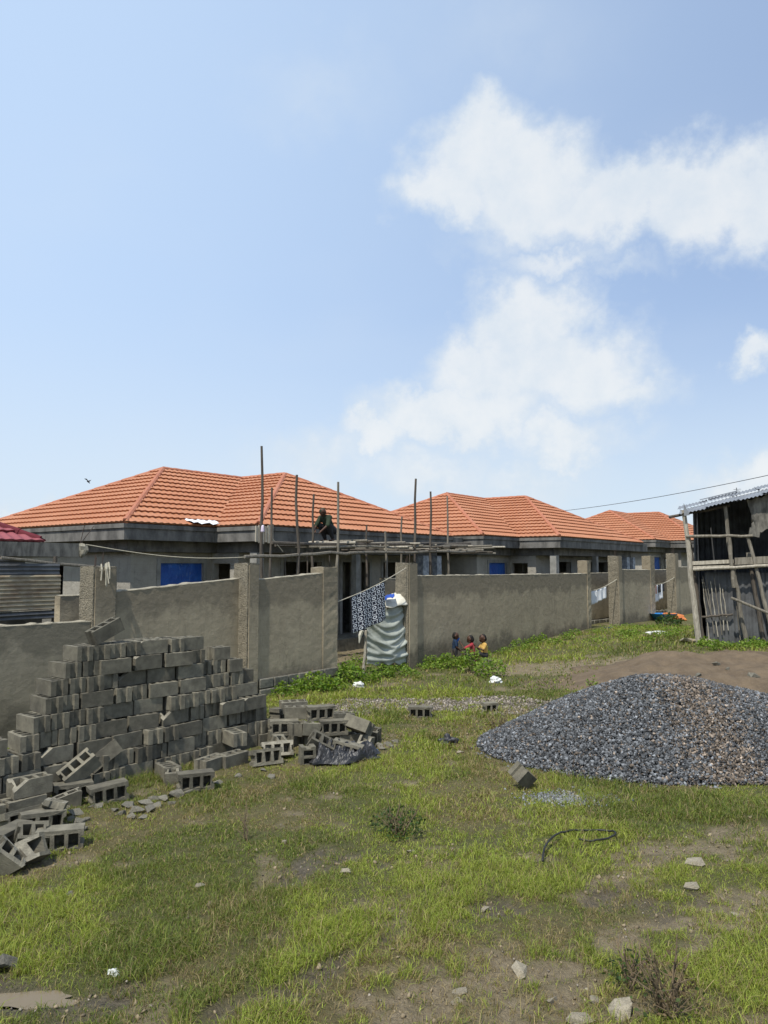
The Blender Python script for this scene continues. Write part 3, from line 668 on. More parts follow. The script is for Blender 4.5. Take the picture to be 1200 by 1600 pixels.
# broken slab end with bent bars
mb = MB(); r = random.Random(9); a = l2(.08, .02, 2.88)
bmk = bmesh.new(); bmesh.ops.create_icosphere(bmk, subdivisions=2, radius=.13)
for v in bmk.verts: v.co = Vector((v.co.x * 1.0, v.co.y * .7, v.co.z * 1.3)) * r.uniform(.75, 1.15)
mb.add([v.co + a for v in bmk.verts], [tuple(v.index for v in f.verts) for f in bmk.faces]); bmk.free()
mb.build('broken_slab_end', 'block_raw', e)
mb = MB()
for k in range(2): mb.tube([l2(.05, .05, 3.0), l2(.1 + .22 * k, -.02, 3.4)], .008, 5)
mb.build('reinforcing_bars', 'iron', e)
def corr_sheet(mb, O, eu, ev, lu, lv, pitch=.076, amp=.009, along='u', topf=None, sag=0, seed=0):
    # corrugated sheet: ridges run along `along`
    O, eu, ev = Vector(O), Vector(eu).normalized(), Vector(ev).normalized(); nn = eu.cross(ev).normalized()
    r_ = random.Random(seed); ph = r_.random() * 6
    if along == 'u': nu, nv = 9, int(lv / pitch * 6) + 1
    else: nu, nv = int(lu / pitch * 6) + 1, 9
    def P(i, j):
        u, v = lu * i / (nu - 1), lv * j / (nv - 1); q = v if along == 'u' else u
        s_ = sag * math.sin(3.1 * u + ph) * math.sin(2.2 * v + ph)
        if topf: v *= topf(u)
        return O + eu * u + ev * v + nn * (amp * math.sin(2 * math.pi * q / pitch) + s_)
    return mb.grid(P, nu, nv)
ke = empty('kiosk', tuple(l2(-.9, -.6, 0)), 'rusty tan corrugated sheet kiosk below the dark canopy at left', 'kiosk')
fr = [(-3.6, 'tin_dark'), (-2.1, 'tin_rust')]
UH = Vector((Hd.x, Hd.y, 0))
K0 = l2(-3.5, -.62, 0)
for k, (u0, z0, lu, lv, mt, sd_) in enumerate([(-3.6, 1.95, 2.15, .72, 'tin_dark', 1), (-2.05, 2.08, 1.28, .52, 'tin_dark', 2), (-3.6, 1.70, 1.5, .62, 'tin_rust', 3), (-2.2, 1.72, 1.44, .66, 'tin_rust', 4)]):
    mb = MB(); corr_sheet(mb, l2(u0, -.62 - .016 * k, z0), UH, (0, 0, 1), lu, lv, along='u', sag=.012, seed=sd_)
    mb.build('sheet', mt, ke, smooth=True)
mb = MB(); mb.box(l2(-2.9, -.70, 2.30), (.9, .02, .07), Matrix.Rotation(RZ, 3, 'Z')); mb.build('red_strip', 'red_sheet', ke)
for u in (-3.5, -2.1, -.82): mb = MB(); mb.tube([l2(u, -.56, -.05), l2(u, -.56, 2.74)], .04, 7); mb.build('post', 'wood_dark', ke)
mb = MB(); mb.tube(wobble(l2(-1.95, -.72, 2.70), l2(.25, -.45, 2.52), 5, .02, 1), .03, 6); mb.build('rail', 'wood', ke)
mb = MB(); mb.box(l2(-1.5, -.55, 2.5), (.05, .03, .25), Matrix.Rotation(.2, 3, 'Y')); mb.build('batten', 'wood_pale', ke)
for k in range(2): mb = MB(); mb.box(l2(-2.6 + 1.1 * k, -.45, 1.0), (1.0, .03, 1.2), Matrix.Rotation(RZ, 3, 'Z')); mb.build('lower_board', 'tin_dark', ke)
mb = MB(); corr_sheet(mb, l2(-2.3, -.7, 1.55), UH, (0, 0, 1), 1.5, .16, along='u', amp=.012, sag=.03, seed=8); mb.build('sheet', 'tin_dark', ke)

# ------------------------------------------------------------------ pole scaffold in front of the first house
sc = empty('pole_scaffold', tuple(hl(6, -3.2, 0)), 'rough wooden pole scaffold in front of the largest house', 'scaffold')
def pole_at(px, ytop, v, mat='wood_dark', r_=.045, lean=0, seed=0, z0=0):
    # a standing pole on the line v in front of the house, seen at column px
    a = (px - 600) / F; ox, oy = HC[0][0] - .7988 * v, HC[0][1] + .6015 * v
    u = (a * oy - ox) / (.6015 - a * .7988); p = hl(u, v, 0); top = at(px, ytop, p.y)
    mb = MB(); mb.tube(wobble((p.x + lean, p.y, z0 - .1), (p.x, p.y, top.z), 9, .03, seed), [r_ * (.98 - .055 * k) for k in range(9)], 7)
    return mb.build('pole', mat, sc), p
ps = [(407, 697, -2.5, 'wood_dark', .055), (424, 762, -3.4, 'wood_dark', .045), (463, 742, -3.6, 'wood_dark', .055), (490, 772, -2.7, 'wood_dark', .05), (528, 753, -3.6, 'wood', .055), (573, 820, -2.7, 'wood_dark', .045), (602, 830, -3.6, 'wood', .055), (628, 807, -2.7, 'wood', .05), (650, 748, -3.6, 'wood_dark', .06), (673, 768, -3.6, 'wood_dark', .055), (699, 775, -2.8, 'wood', .05)]
for k, (px, yt, v, mt, r_) in enumerate(ps): pole_at(px, yt, v, mt, r_, seed=k, lean=random.Random(k).uniform(-.1, .1))
for k, (px, yt) in enumerate([(447, 862), (480, 862), (515, 868), (640, 862)]): pole_at(px, yt, -2.4, 'wood_dark', .03, seed=40 + k)
def hpole(px0, y0, v0, px1, y1, v1, mat, r_, seed, amp=.03, name='ledger'):
    def pt(px, py, v):
        a = (px - 600) / F; ox, oy = HC[0][0] - .7988 * v, HC[0][1] + .6015 * v
        u = (a * oy - ox) / (.6015 - a * .7988); return at(px, py, hl(u, v, 0).y)
    mb = MB(); mb.tube(wobble(pt(px0, y0, v0), pt(px1, y1, v1), 8, amp, seed), r_, 6); return mb.build(name, mat, sc)
hpole(382, 870, -3.66, 560, 863, -3.66, 'wood', .04, 1); hpole(545, 864, -3.70, 742, 861, -3.70, 'wood', .038, 2)
hpole(425, 848, -3.5, 735, 852, -3.5, 'wood_dark', .04, 3); hpole(430, 852, -2.62, 735, 849, -2.62, 'wood_dark', .04, 4); hpole(500, 856, -3.55, 730, 853, -3.55, 'wood', .035, 5)
r = random.Random(12)
for k in range(34):              # short putlogs of the working deck
    u = 4.0 + k * .26 + r.uniform(-.06, .06); z = 3.17 + r.uniform(-.05, .06) - (.12 if k % 3 == 0 else 0)
    l0, l1 = r.uniform(-.1, .25), r.uniform(-.25, .3)
    mb = MB(); mb.tube(wobble(hl(u + r.uniform(-.2, .1), -2.35 + l0, z), hl(u + r.uniform(-.1, .25), -3.75 - l1, z + r.uniform(-.02, .03)), 4, .012, k), r.uniform(.022, .035), 6)
    mb.build('putlog', r.choice(['wood_pale', 'wood', 'wood', 'wood_dark']), sc)
# lamp bulb holder and string on the tall pole
pb = at(411, 826, 18.6); mb = MB(); mb.capsule(pb + Vector((0, -.05, -.06)), pb + Vector((0, -.05, .05)), .05, .035); tag(mb.build('plastic_bottle', 'bulb', smooth=True), 'small pinkish white plastic bottle hung on the tallest scaffold pole', 'bottle')
mb = MB(); mb.tube([pb + Vector((.02, -.05, .03)), at(442, 862, 18.9)], .008, 5); tag(mb.build('string', 'rope'), 'thin pale string running down from the tallest scaffold pole', 'string')
# thin cable from the canopy to the scaffold
ca, cb = l2(.15, -.02, 3.0), at(420, 868, 18.4)
pts = [ca.lerp(cb, i / 14) + Vector((0, 0, -.16 * math.sin(math.pi * i / 14))) for i in range(15)]
mb = MB(); mb.tube(pts, .010, 5); tag(mb.build('cable', 'rope'), 'thin pale cable strung from the canopy to the scaffold', 'cable')
# ------------------------------------------------------------------ hollow concrete blocks
def block_mesh(name, L=.4, W=.2, H=.175, seed=0, holes=3, cut=None):
    r_ = random.Random(seed); bm = bmesh.new(); hx, hy = L / 2, W / 2; g = .026
    out = [(-hx, -hy), (hx, -hy), (hx, -.042), (hx - g, -.03), (hx - g, .03), (hx, .042), (hx, hy), (-hx, hy), (-hx, .042), (-hx + g, .03), (-hx + g, -.03), (-hx, -.042)]
    loops = [out]; pw = (L - .05) / holes
    for k in range(holes):
        cx = -hx + .025 + pw * (k + .5); a, b_ = pw / 2 - .017, .062; loops.append([(cx - a, -b_), (cx + a, -b_), (cx + a, b_), (cx - a, b_)])
    jit = lambda: r_.uniform(-.003, .003)
    edges = []; top = []
    for lp in loops:
        vs = [bm.verts.new((x + jit(), y + jit(), H + r_.uniform(-.006, .002))) for x, y in lp]; top.append(vs)
        edges += [bm.edges.new((vs[i], vs[(i + 1) % len(vs)])) for i in range(len(vs))]
    bmesh.ops.triangle_fill(bm, edges=edges, use_beauty=True, use_dissolve=False)
    for q, vs in enumerate(top):
        lo = [bm.verts.new((v.co.x * (1 if q == 0 else 1), v.co.y * (1 if q == 0 else .93), 0 if q == 0 else .035)) for v in vs]; m_ = len(vs)
        for i in range(m_): bm.faces.new((vs[i], vs[(i + 1) % m_], lo[(i + 1) % m_], lo[i]))
        bm.faces.new(lo)
    bmesh.ops.recalc_face_normals(bm, faces=bm.faces[:])
    if cut:
        for co_, no_ in cut:
            res = bmesh.ops.bisect_plane(bm, geom=bm.verts[:] + bm.edges[:] + bm.faces[:], plane_co=co_, plane_no=no_, clear_outer=True)
            eg = [x for x in res['geom_cut'] if isinstance(x, bmesh.types.BMEdge)]
            try:
                fr_ = bmesh.ops.triangle_fill(bm, edges=eg, use_beauty=True)
                nf_ = [x for x in fr_['geom'] if isinstance(x, bmesh.types.BMFace)]
                for f in nf_: f.material_index = 1
                sub = bmesh.ops.subdivide_edges(bm, edges=[e_ for f in nf_ for e_ in f.edges if len(e_.link_faces) and all(x.material_index == 1 for x in e_.link_faces)], cuts=1)
                for v in sub['geom_inner']:
                    if isinstance(v, bmesh.types.BMVert): v.co += Vector(no_).normalized() * r_.uniform(-.022, .004)
            except Exception: pass
    me = bpy.data.meshes.new(name); bm.to_mesh(me); bm.free(); me.materials.append(M['block']); me.materials.append(M['block_raw']); return me
FULL = [block_mesh('concrete_block', seed=k) for k in range(5)]
FULL += [block_mesh('concrete_block', seed=9, cut=[((.17, 0, .17), (.5, .1, 1))]), block_mesh('concrete_block', seed=10, cut=[((-.12, -.05, .15), (-.7, -.5, 1))])]
HALF = [block_mesh('concrete_block', L=.22, seed=20, holes=1), block_mesh('concrete_block', L=.26, seed=21, holes=2)]
BROK = [block_mesh('broken_block', seed=30, cut=[((.02, 0, .1), (1, .2, .45))]), block_mesh('broken_block', seed=31, cut=[((.08, 0, .1), (1, -.3, -.3)), ((0, .02, .15), (.2, .6, 1))]), block_mesh('broken_block', seed=32, cut=[((0, .0, .12), (-.3, .1, 1))]), block_mesh('broken_block', seed=33, cut=[((-.05, 0, .1), (-1, .3, .6)), ((.1, 0, .1), (1, .1, .2))])]
def place(me, x, y, zb, rot, label, cat='concrete block', group=None, name='concrete_block', parent=None):
    o = bpy.data.objects.new(name, me); COL.objects.link(o); Rm = Euler(rot).to_matrix(); mz = min((Rm @ v.co).z for v in me.vertices)
    o.rotation_euler = rot; o.location = (x, y, zb - mz); return tag(o, label, cat, group)
P0 = Vector((-4.03, 8.07)); PD = Vector((.651, .759)).normalized(); PN = Vector((PD.y, -PD.x)); PA = math.atan2(PD.y, PD.x)
ordn = ['lowest course', 'second course', 'third course', 'fourth course', 'fifth course', 'sixth course', 'seventh course', 'eighth course', 'top course']
rp_ = random.Random(11); GB = 'blocks stacked in the tall pile'
def lay(s, back, c, kind, me, lab, jit=.016):
    ctr = P0 + PD * s - PN * back + PN * rp_.uniform(-jit, jit)
    yaw = PA + (math.pi / 2 if kind == 'h' else 0) + (math.pi if rp_.random() < .5 else 0) + rp_.uniform(-.075, .075)
    place(me, ctr.x, ctr.y, -.02 + c * .1785, (rp_.uniform(-.012, .012), rp_.uniform(-.012, .012), yaw), lab, group=GB)
ranges = {0: [(-1.0, 3.85)], 1: [(-1.0, 3.82)], 2: [(-.9, 3.80)], 3: [(-.95, .05), (.30, 3.74)], 4: [(-.8, -.25), (.42, 3.68)], 5: [(.52, 3.6)], 6: [(.64, 3.40)], 7: [(.80, 2.9)], 8: [(1.0, 2.45)]}
nth = ['first', 'second', 'third', 'fourth', 'fifth', 'sixth', 'seventh', 'eighth', 'ninth', 'tenth', 'eleventh', 'twelfth', 'thirteenth', 'fourteenth', 'fifteenth', 'sixteenth', 'seventeenth', 'eighteenth', 'nineteenth', 'twentieth']
for c in range(9):
    cnt = 0
    for (s0, s1) in ranges[c]:
        s = s0 + rp_.uniform(-.05, .04); base = .0 + c * .042; run = 0.0; mode = rp_.choice('hs'); left = rp_.randint(2, 4)
        while s < s1 - .12:
            if left == 0: mode = 's' if mode == 'h' else 'h'; left = rp_.randint(2, 5) if mode == 'h' else rp_.randint(1, 3); run = rp_.uniform(-.06, .10 if c >= 3 else .05)
            left -= 1; bk = base + run + rp_.uniform(-.025, .035) + (.06 if s > 2.5 else 0)
            seen = s > -.1
            if seen: cnt += 1; where = '%s from the left in the %s of the tall pile' % (nth[cnt - 1], ordn[c])
            else: where = 'beyond the left picture edge in the %s' % ordn[c]
            if mode == 'h':
                lay(s + .1, bk + .2, c, 'h', rp_.choice(FULL[:5]), 'block laid end-on, ' + where); s += .205 + rp_.uniform(.004, .03)
            else:
                if s + .4 > s1 + .1:
                    lay(s + .11, bk + .1, c, 's', HALF[0], 'half block, ' + where); s += .24; continue
                front = rp_.choice(FULL + FULL[5:]) if c >= 1 else rp_.choice(FULL[:5])
                lay(s + .2, bk + .1, c, 's', front, 'block laid lengthwise, ' + where)
                lay(s + .2, bk + .312, c, 's', rp_.choice(FULL[:5]), 'rear block, ' + where, .006); s += .41 + rp_.uniform(.006, .05)
# tilted and loose ones on the stack
def on_pile(s, back, z, rot, me, lab): c_ = P0 + PD * s - PN * back; place(me, c_.x, c_.y, z, (rot[0], rot[1], PA + rot[2]), lab, group='loose blocks on the tall pile')
ZP = lambda c: -.02 + c * .1785
on_pile(1.45, .52, ZP(9) - .005, (0, -.42, .05), FULL[1], 'block tipped up on one corner, highest on the tall pile')
on_pile(2.62, .5, ZP(8), (0, 0, .06), FULL[5], 'chipped block above the right shoulder of the tall pile')
on_pile(3.15, .50, ZP(7), (0, .0, -.05), HALF[1], 'half block on the right shoulder of the tall pile')
on_pile(-.5, .25, ZP(5), (0, 0, .04), FULL[6], 'chipped block on top of the low left stack')
on_pile(-.75, -.28, ZP(0), (0, 0, .03), FULL[0], 'block in front of the low left stack at the frame edge')
on_pile(-.3, -.27, ZP(0), (0, 0, -.04), FULL[3], 'block on the grass before the low left stack')
on_pile(-.72, -.25, ZP(1), (0, 0, .05), FULL[2], 'block resting on the front blocks of the low left stack')
on_pile(.12, -.26, ZP(0), (0, 0, .06), FULL[4], 'block on the grass under the gap of the two stacks')
on_pile(.2, -.22, ZP(1), (0, 0, -.03), FULL[6], 'chipped block on the front row between the two stacks')
# fallen blocks before the pile: (px,py,rot,mesh,zadd,label)
def fallen(px, py, rot, me, za, lab, group='fallen blocks at the foot of the pile'):
    p = gnd(px, py); return place(me, p.x, p.y, gz(p.x, p.y) - .02 + za, rot, lab, group=group, name='broken_block' if me in BROK else 'concrete_block')
PI = math.pi
fallen(112, 1246, (PI / 2, 0, PA - .35), FULL[1], .0, 'block on its side at the left foot of the pile')
fallen(128, 1240, (.35, -.62, PA - .2), FULL[0], .10, 'pale topped block leaning up against the pile, left of two')
fallen(166, 1222, (-.3, -.55, PA - .1), FULL[3], .12, 'pale topped block leaning up against the pile, right of two')
fallen(95, 1200, (PI / 2, 0, PA + .1), FULL[2], .2, 'block with open cells showing above the leaning pair')
fallen(165, 1250, (PI / 2, -.08, PA - .25), FULL[2], .0, 'block on its side showing two dark cells, foot of the pile')
fallen(92, 1262, (0, .05, PA - .3), BROK[2], .0, 'flat broken block half sunk in grass below the pile')
fallen(262, 1216, (0, .04, PA + 1.3), FULL[4], .0, 'upright block with open cells at the foot of the pile')
fallen(303, 1232, (PI / 2, 0, PA - .45), FULL[1], .03, 'pale block on its side with dark cells on the grass, mid foot')
fallen(285, 1222, (.1, 0, PA - .6), BROK[0], .0, 'broken block beside the block with dark cells')
fallen(330, 1202, (0, 0, PA + .2), FULL[3], .0, 'block standing out at the middle of the pile foot')
fallen(290, 1150, (0, .08, PA - .1), FULL[5], .36, 'chipped block jutting from the middle of the pile face')
fallen(335, 1170, (.6, .3, PA + .6), FULL[0], .34, 'tilted block wedged in the right of the pile face')
fallen(365, 1180, (0, 0, PA + 1.35), FULL[2], .175, 'block set crosswise at the right of the pile foot')
fallen(362, 1195, (0, 0, PA + .1), FULL[4], .0, 'block at the lower right corner of the pile foot')
fallen(412, 1192, (PI / 2 - .25, 0, PA - .35), FULL[1], .0, 'block on its side showing three open cells, right of the pile')
LG = 'blocks lying in the grass at the left edge'
fallen(28, 1298, (PI / 2 - .3, 0, PA + .05), FULL[0], 0, 'block lying on its side at the left edge of the grass', LG)
fallen(62, 1296, (PI / 2, .06, PA - .25), FULL[3], 0, 'block with two dark cells in the grass, left of the pale one', LG)
fallen(95, 1322, (PI / 2, 0, PA - .55), FULL[1], 0, 'pale topped block with two dark cells alone in the grass', LG)
fallen(45, 1330, (.5, .15, PA - .3), HALF[1], 0, 'half block tilted in the grass in front', LG)
fallen(2, 1325, (PI / 2, 0, PA + .5), FULL[2], 0, 'block cut off by the left edge of the picture', LG)
fallen(12, 1362, (.4, .7, .3), BROK[1], 0, 'jagged broken block at the lower left edge', LG)
fallen(38, 1352, (1.0, .2, 1.2), BROK[3], 0, 'jagged broken block lying nearest in the left grass', LG)
fallen(80, 1290, (.4, .5, 2.0), BROK[2], 0, 'broken block behind the pale topped one', LG)
# jumbled heap right of the pile
JG = 'blocks in the jumbled heap beside the black plastic'
jl = [(438, 1160, (0, .1, .2), 0, FULL[0]), (462, 1163, (0, 0, 1.1), 0, FULL[1]), (492, 1163, (0, .1, .5), 0, FULL[2]), (520, 1160, (.1, 0, .9), 0, FULL[3]), (548, 1162, (0, 0, .4), 0, FULL[4]), (572, 1158, (.2, .1, -.3), 0, FULL[0]),
      (446, 1172, (.3, .1, .6), 0, BROK[0]), (430, 1182, (PI / 2 - .5, .1, .4), 0, BROK[2]), (478, 1190, (PI / 2, PI / 2, .3), 0, HALF[1]), (500, 1184, (.55, .5, .2), 0, FULL[1]), (545, 1182, (PI / 2, .22, -.15), 0, FULL[2]), (568, 1170, (.2, .1, 1.2), 0, BROK[3]),
      (444, 1163, (PI / 2, 0, .12), .175, FULL[3]), (430, 1150, (PI / 2, .1, 1.2), .22, FULL[2]), (466, 1166, (0, 0, 1.3), .175, HALF[0]), (492, 1166, (.1, .1, .3), .178, BROK[1]), (519, 1163, (PI / 2, 0, .25), .175, FULL[4]), (556, 1166, (-.5, .2, -.5), .16, FULL[0]),
      (466, 1160, (0, 0, .15), .355, FULL[1]), (458, 1150, (.05, 0, .3), .355, FULL[2]), (499, 1160, (PI / 2, 0, .3), .35, FULL[3]), (530, 1150, (0, .1, .5), .175, FULL[4])]
jn = ['at the bottom left', 'low in the middle', 'low, second from the middle', 'low, below the side-lying one', 'low on the right', 'at the far right bottom', 'split, in front of the left bottom', 'broken and leaning at the left front', 'half size, standing on end in front', 'tipped on its edge in front', 'on its side with dark cells near the black plastic', 'fragment at the right end',
      'on its side showing two cells, upper left', 'pale, leaning at the upper left back', 'half size in the second layer', 'rounded and broken in the second layer', 'on its side in the second layer, right of centre', 'tilted with open cells, upper right', 'topmost with open cells in front', 'topmost behind with open cells', 'on its side near the top, pale', 'dark, at the back right']
for (px, py, rt, za, me), nm in zip(jl, jn): fallen(px, py, rt, me, za, 'block of the jumbled heap, ' + nm, JG)
# single blocks out on the grass
fallen(658, 1119, (PI / 2, 0, -.15), FULL[3], 0, 'lone block on its side by the gravel strip, two dark cells showing', 'single blocks on the grass')
fallen(763, 1109, (PI / 2, 0, .2), HALF[1], 0, 'lone small block near the soil and the gravel heap', 'single blocks on the grass')
fallen(808, 1231, (.5, .6, .8), HALF[0], 0, 'small grey block tipped on edge in front of the gravel heap', 'single blocks on the grass')

# ------------------------------------------------------------------ stones and rubble
def stone_mesh(seed, flat=.62):
    r_ = random.Random(seed); bm = bmesh.new()
    for k in range(13):
        v = Vector((r_.gauss(0, 1), r_.gauss(0, 1), r_.gauss(0, 1))).normalized() * r_.uniform(.36, .56); bm.verts.new((v.x, v.y, v.z * flat))
    res = bmesh.ops.convex_hull(bm, input=bm.verts[:]); bmesh.ops.delete(bm, geom=[g for g in res['geom_interior'] if isinstance(g, bmesh.types.BMVert)], context='VERTS')
    me = bpy.data.meshes.new('stone'); bm.to_mesh(me); bm.free(); return me
SM = {k: [stone_mesh(i + 10 * j) for i in range(5)] for j, k in enumerate(('block_raw', 'pale_stone', 'stone'))}
for k in SM:
    for me in SM[k]: me.materials.append(M[k])
def stone(px, py, size, mat, label, group, name='stone', cat='stone', z=0, seed=0):
    p = gnd(px, py, z); r_ = random.Random(seed + int(px * 7 + py)); g_ = gz(p.x, p.y) if z == 0 else z
    o = bpy.data.objects.new(name, r_.choice(SM[mat])); COL.objects.link(o); o.scale = (size, size * r_.uniform(.6, .95), size * r_.uniform(.6, 1)); o.rotation_euler = (r_.uniform(-.3, .3), r_.uniform(-.3, .3), r_.uniform(0, 6))
    o.location = (p.x, p.y, g_ + size * .10); return tag(o, label, cat, group)
for (x, y, s_) in [(200, 1262, .20), (212, 1270, .24), (226, 1258, .18), (190, 1275, .16), (235, 1268, .2), (205, 1280, .14), (245, 1262, .15), (255, 1252, .2), (275, 1245, .26), (240, 1250, .14), (268, 1258, .12), (290, 1240, .16), (180, 1268, .12), (222, 1281, .12)]:
    stone(x, y, s_, 'block_raw', 'broken concrete lump in the rubble before the tall pile', 'rubble before the tall pile', 'concrete_lump', 'rubble')
for (x, y, s_) in [(60, 1268, .12), (78, 1272, .16), (104, 1264, .14), (118, 1275, .18), (122, 1290, .17), (128, 1300, .15), (112, 1283, .12), (20, 1318, .14), (30, 1325, .12), (52, 1306, .15), (8, 1345, .18), (75, 1318, .1), (136, 1284, .11), (145, 1262, .12), (155, 1262, .13)]:
    stone(x, y, s_, 'block_raw', 'broken concrete lump among the blocks at the left edge', 'rubble at the left edge', 'concrete_lump', 'rubble')
for (x, y, s_) in [(592, 1166, .18), (605, 1164, .16), (617, 1160, .15), (598, 1172, .14), (612, 1168, .13), (372, 1213, .14), (412, 1205, .12), (425, 1216, .16), (340, 1225, .14)]:
    stone(x, y, s_, 'block_raw', 'pale concrete lump on the grass by the jumbled heap', 'rubble by the jumbled heap', 'concrete_lump', 'rubble')
pl = [(313, 1386, .10, 'small pale stone in the open grass below the left rubble'), (641, 1332, .13, 'pale flat stone right of the dark weed'), (540, 1368, .14, 'flat pale stone on the muddy patch in mid field'), (445, 1318, .08, 'little pale stone left of mid field'), (758, 1421, .08, 'small white stone on the dark mud patch'), (813, 1518, .17, 'pale stone in the bare dirt at the lower middle'), (718, 1547, .12, 'flat stone low in the bare dirt'), (860, 1555, .14, 'stone in the dirt left of the dry bush'), (905, 1588, .2, 'flat stone at the bottom edge left of the dry bush'), (972, 1575, .2, 'broad flat stone right beside the dry bush'), (716, 1560, .1, 'small flat stone at the bottom of the bare dirt'),
      (1080, 1385, .16, 'pale stone in the right wheel rut'), (1085, 1350, .22, 'pale slab stone on the right muddy track'), (1150, 1425, .1, 'small pale stone on the right brown track'), (930, 1560, .1, 'little stone near the dry stems'), (330, 1415, .1, 'small grey stone left of mid field'), (110, 1400, .1, 'dark little stone in the left grass'), (8, 1512, .22, 'dark stone cut by the left edge above the puddle'), (720, 1178, .12, 'grey stone beyond the dark weed'), (905, 1248, .1, 'gravel crumb clump in front of the heap')]
for (x, y, s_, lb) in pl: stone(x, y, s_, 'pale_stone' if 'dark' not in lb[:5] else 'stone', lb, None)
for (x, y, s_, lb, m_) in [(1077, 1004, .55, 'pale boulder standing before the corner post of the shed', 'pale_stone'), (1110, 1008, .5, 'low reddish stone at the foot of the shed', 'pale_stone'), (1153, 998, .55, 'grey block of stone inside the shed front', 'stone'), (1026, 995, .3, 'white crumpled bag lying on the far grass', 'pale_stone')]:
    p = gnd(x, y, .35); stone(x, y, s_, m_, lb, None, z=gz(p.x, p.y) if 'bag' not in lb else gz(p.x, p.y), cat='stone', name='stone') if 'bag' not in lb else None

def soup(name, V, faces, C, mat, parent=None):
    # V (n,k,3), faces: list of index tuples per item, C (n,3) colour per item
    n, k, _ = V.shape; me = bpy.data.meshes.new(name); me.vertices.add(n * k); me.vertices.foreach_set('co', V.reshape(-1).astype(np.float32))
    base = (np.arange(n) * k)[:, None]; lt = [len(f) for f in faces]; flat = np.concatenate([np.array(f) for f in faces])
    loops = (base + flat[None, :]).ravel(); me.loops.add(len(loops)); me.loops.foreach_set('vertex_index', loops)
    tot = np.tile(lt, n); st_ = np.concatenate([[0], np.cumsum(tot)[:-1]]); me.polygons.add(len(tot)); me.polygons.foreach_set('loop_start', st_)
    me.update(calc_edges=True)
    ca_ = me.color_attributes.new('Col', 'FLOAT_COLOR', 'POINT'); cc = np.concatenate([np.repeat(C, k, 0), np.ones((n * k, 1))], 1); ca_.data.foreach_set('color', cc.ravel().astype(np.float32))
    me.materials.append(M[mat]); o = bpy.data.objects.new(name, me); COL.objects.link(o)
    if parent is not None: o.parent = parent
    return o
OCTA = [(0, 2, 4), (2, 1, 4), (1, 3, 4), (3, 0, 4), (2, 0, 5), (1, 2, 5), (3, 1, 5), (0, 3, 5)]
def pebbles(name, pos, size, C, parent=None):
    n = len(pos); c = np.array([(1, 0, 0), (-1, 0, 0), (0, 1, 0), (0, -1, 0), (0, 0, 1), (0, 0, -1)], float)
    V = c[None] * rng.uniform(.55, 1.25, (n, 1, 3)) + rng.uniform(-.42, .42, (n, 6, 3))
    q = rng.normal(size=(n, 4)); q /= np.linalg.norm(q, axis=1, keepdims=True); w_, x, y, z = q.T
    Rm = np.stack([1 - 2 * (y * y + z * z), 2 * (x * y - z * w_), 2 * (x * z + y * w_), 2 * (x * y + z * w_), 1 - 2 * (x * x + z * z), 2 * (y * z - x * w_), 2 * (x * z - y * w_), 2 * (y * z + x * w_), 1 - 2 * (x * x + y * y)], 1).reshape(n, 3, 3)
    V = np.einsum('nij,nkj->nki', Rm, V) * (size[:, None, None] * .5) + pos[:, None, :]
    return soup(name, V, OCTA, C, 'gravel', parent)
# gravel heap
def heap_h(x, y):
    nzx = (fbm(VA, x * .8 + 3, y * .8, 3) - .5)
    d1 = np.hypot((x - 3.95) / 2.65, (y - 10.75) / 1.95); d2 = np.hypot((x - 5.75) / 2.9, (y - 10.9) / 1.8)
    h1_ = 1.13 * np.clip(1 - d1, 0, 1) ** .92 * 1.02; h2_ = .66 * np.clip(1 - d2, 0, 1) ** .9
    h = (h1_ ** 3 + h2_ ** 3) ** (1 / 3); top = .985; h = np.where(h > .8, .8 + (top - .8) * np.tanh((h - .8) / (top - .8) * .9), h)
    return h * (1 + .22 * nzx)
he = empty('gravel_heap', (HEAP_C[0], HEAP_C[1], 0), 'large heap of blue grey crushed stone on the grass at right', 'gravel heap')
hxs = np.linspace(1.0, 8.6, 110); hys = np.linspace(8.4, 13.2, 80); mb = MB()
HX, HY = np.meshgrid(hxs, hys); HZ = ground_z(HX, HY) + heap_h(HX, HY) - .04; HZ[heap_h(HX, HY) < .004] -= .12
mb.grid(lambda i, j: (HX[j, i], HY[j, i], HZ[j, i]), 110, 80); mb.build('heap_core', 'heap_core', he, smooth=True)
n = 190000; px_ = rng.uniform(1.0, 8.4, n); py_ = rng.uniform(8.5, 13.0, n); hh = heap_h(px_, py_)
edge = rng.random(n) < np.clip(hh / .03, 0, 1); spill = (hh <= .004) & (heap_h(px_ * .97 + .03 * 4.6, py_ * .94 + .06 * 10.75) > .0) & (rng.random(n) < .05)
k_ = (edge & (hh > .003)) | spill; k_ &= ~((py_ > 11.9) & (rng.random(n) < .6)); px_, py_, hh = px_[k_], py_[k_], hh[k_]
sz = .018 + .04 * rng.random(len(px_)) ** 1.7; zz = ground_z(px_, py_) + hh + rng.uniform(-.012, .016, len(px_))
g_ = rng.gamma(3.0, .038, len(px_)).clip(.025, .36); C = np.stack([g_ * .95, g_ * 1.0, g_ * 1.06], 1)
br = np.exp(-((px_ - 4.25 - (10.75 - py_) * -.12) / .45) ** 2) * (py_ < 10.9) * .75 + .12; isb = rng.random(len(px_)) < br * .8
C[isb] = C[isb] * np.array([1.5, 1.15, .85])
tag(pebbles('crushed_stone', np.stack([px_ - HEAP_C[0], py_ - HEAP_C[1], zz], 1), sz, C, he), kind='stuff')
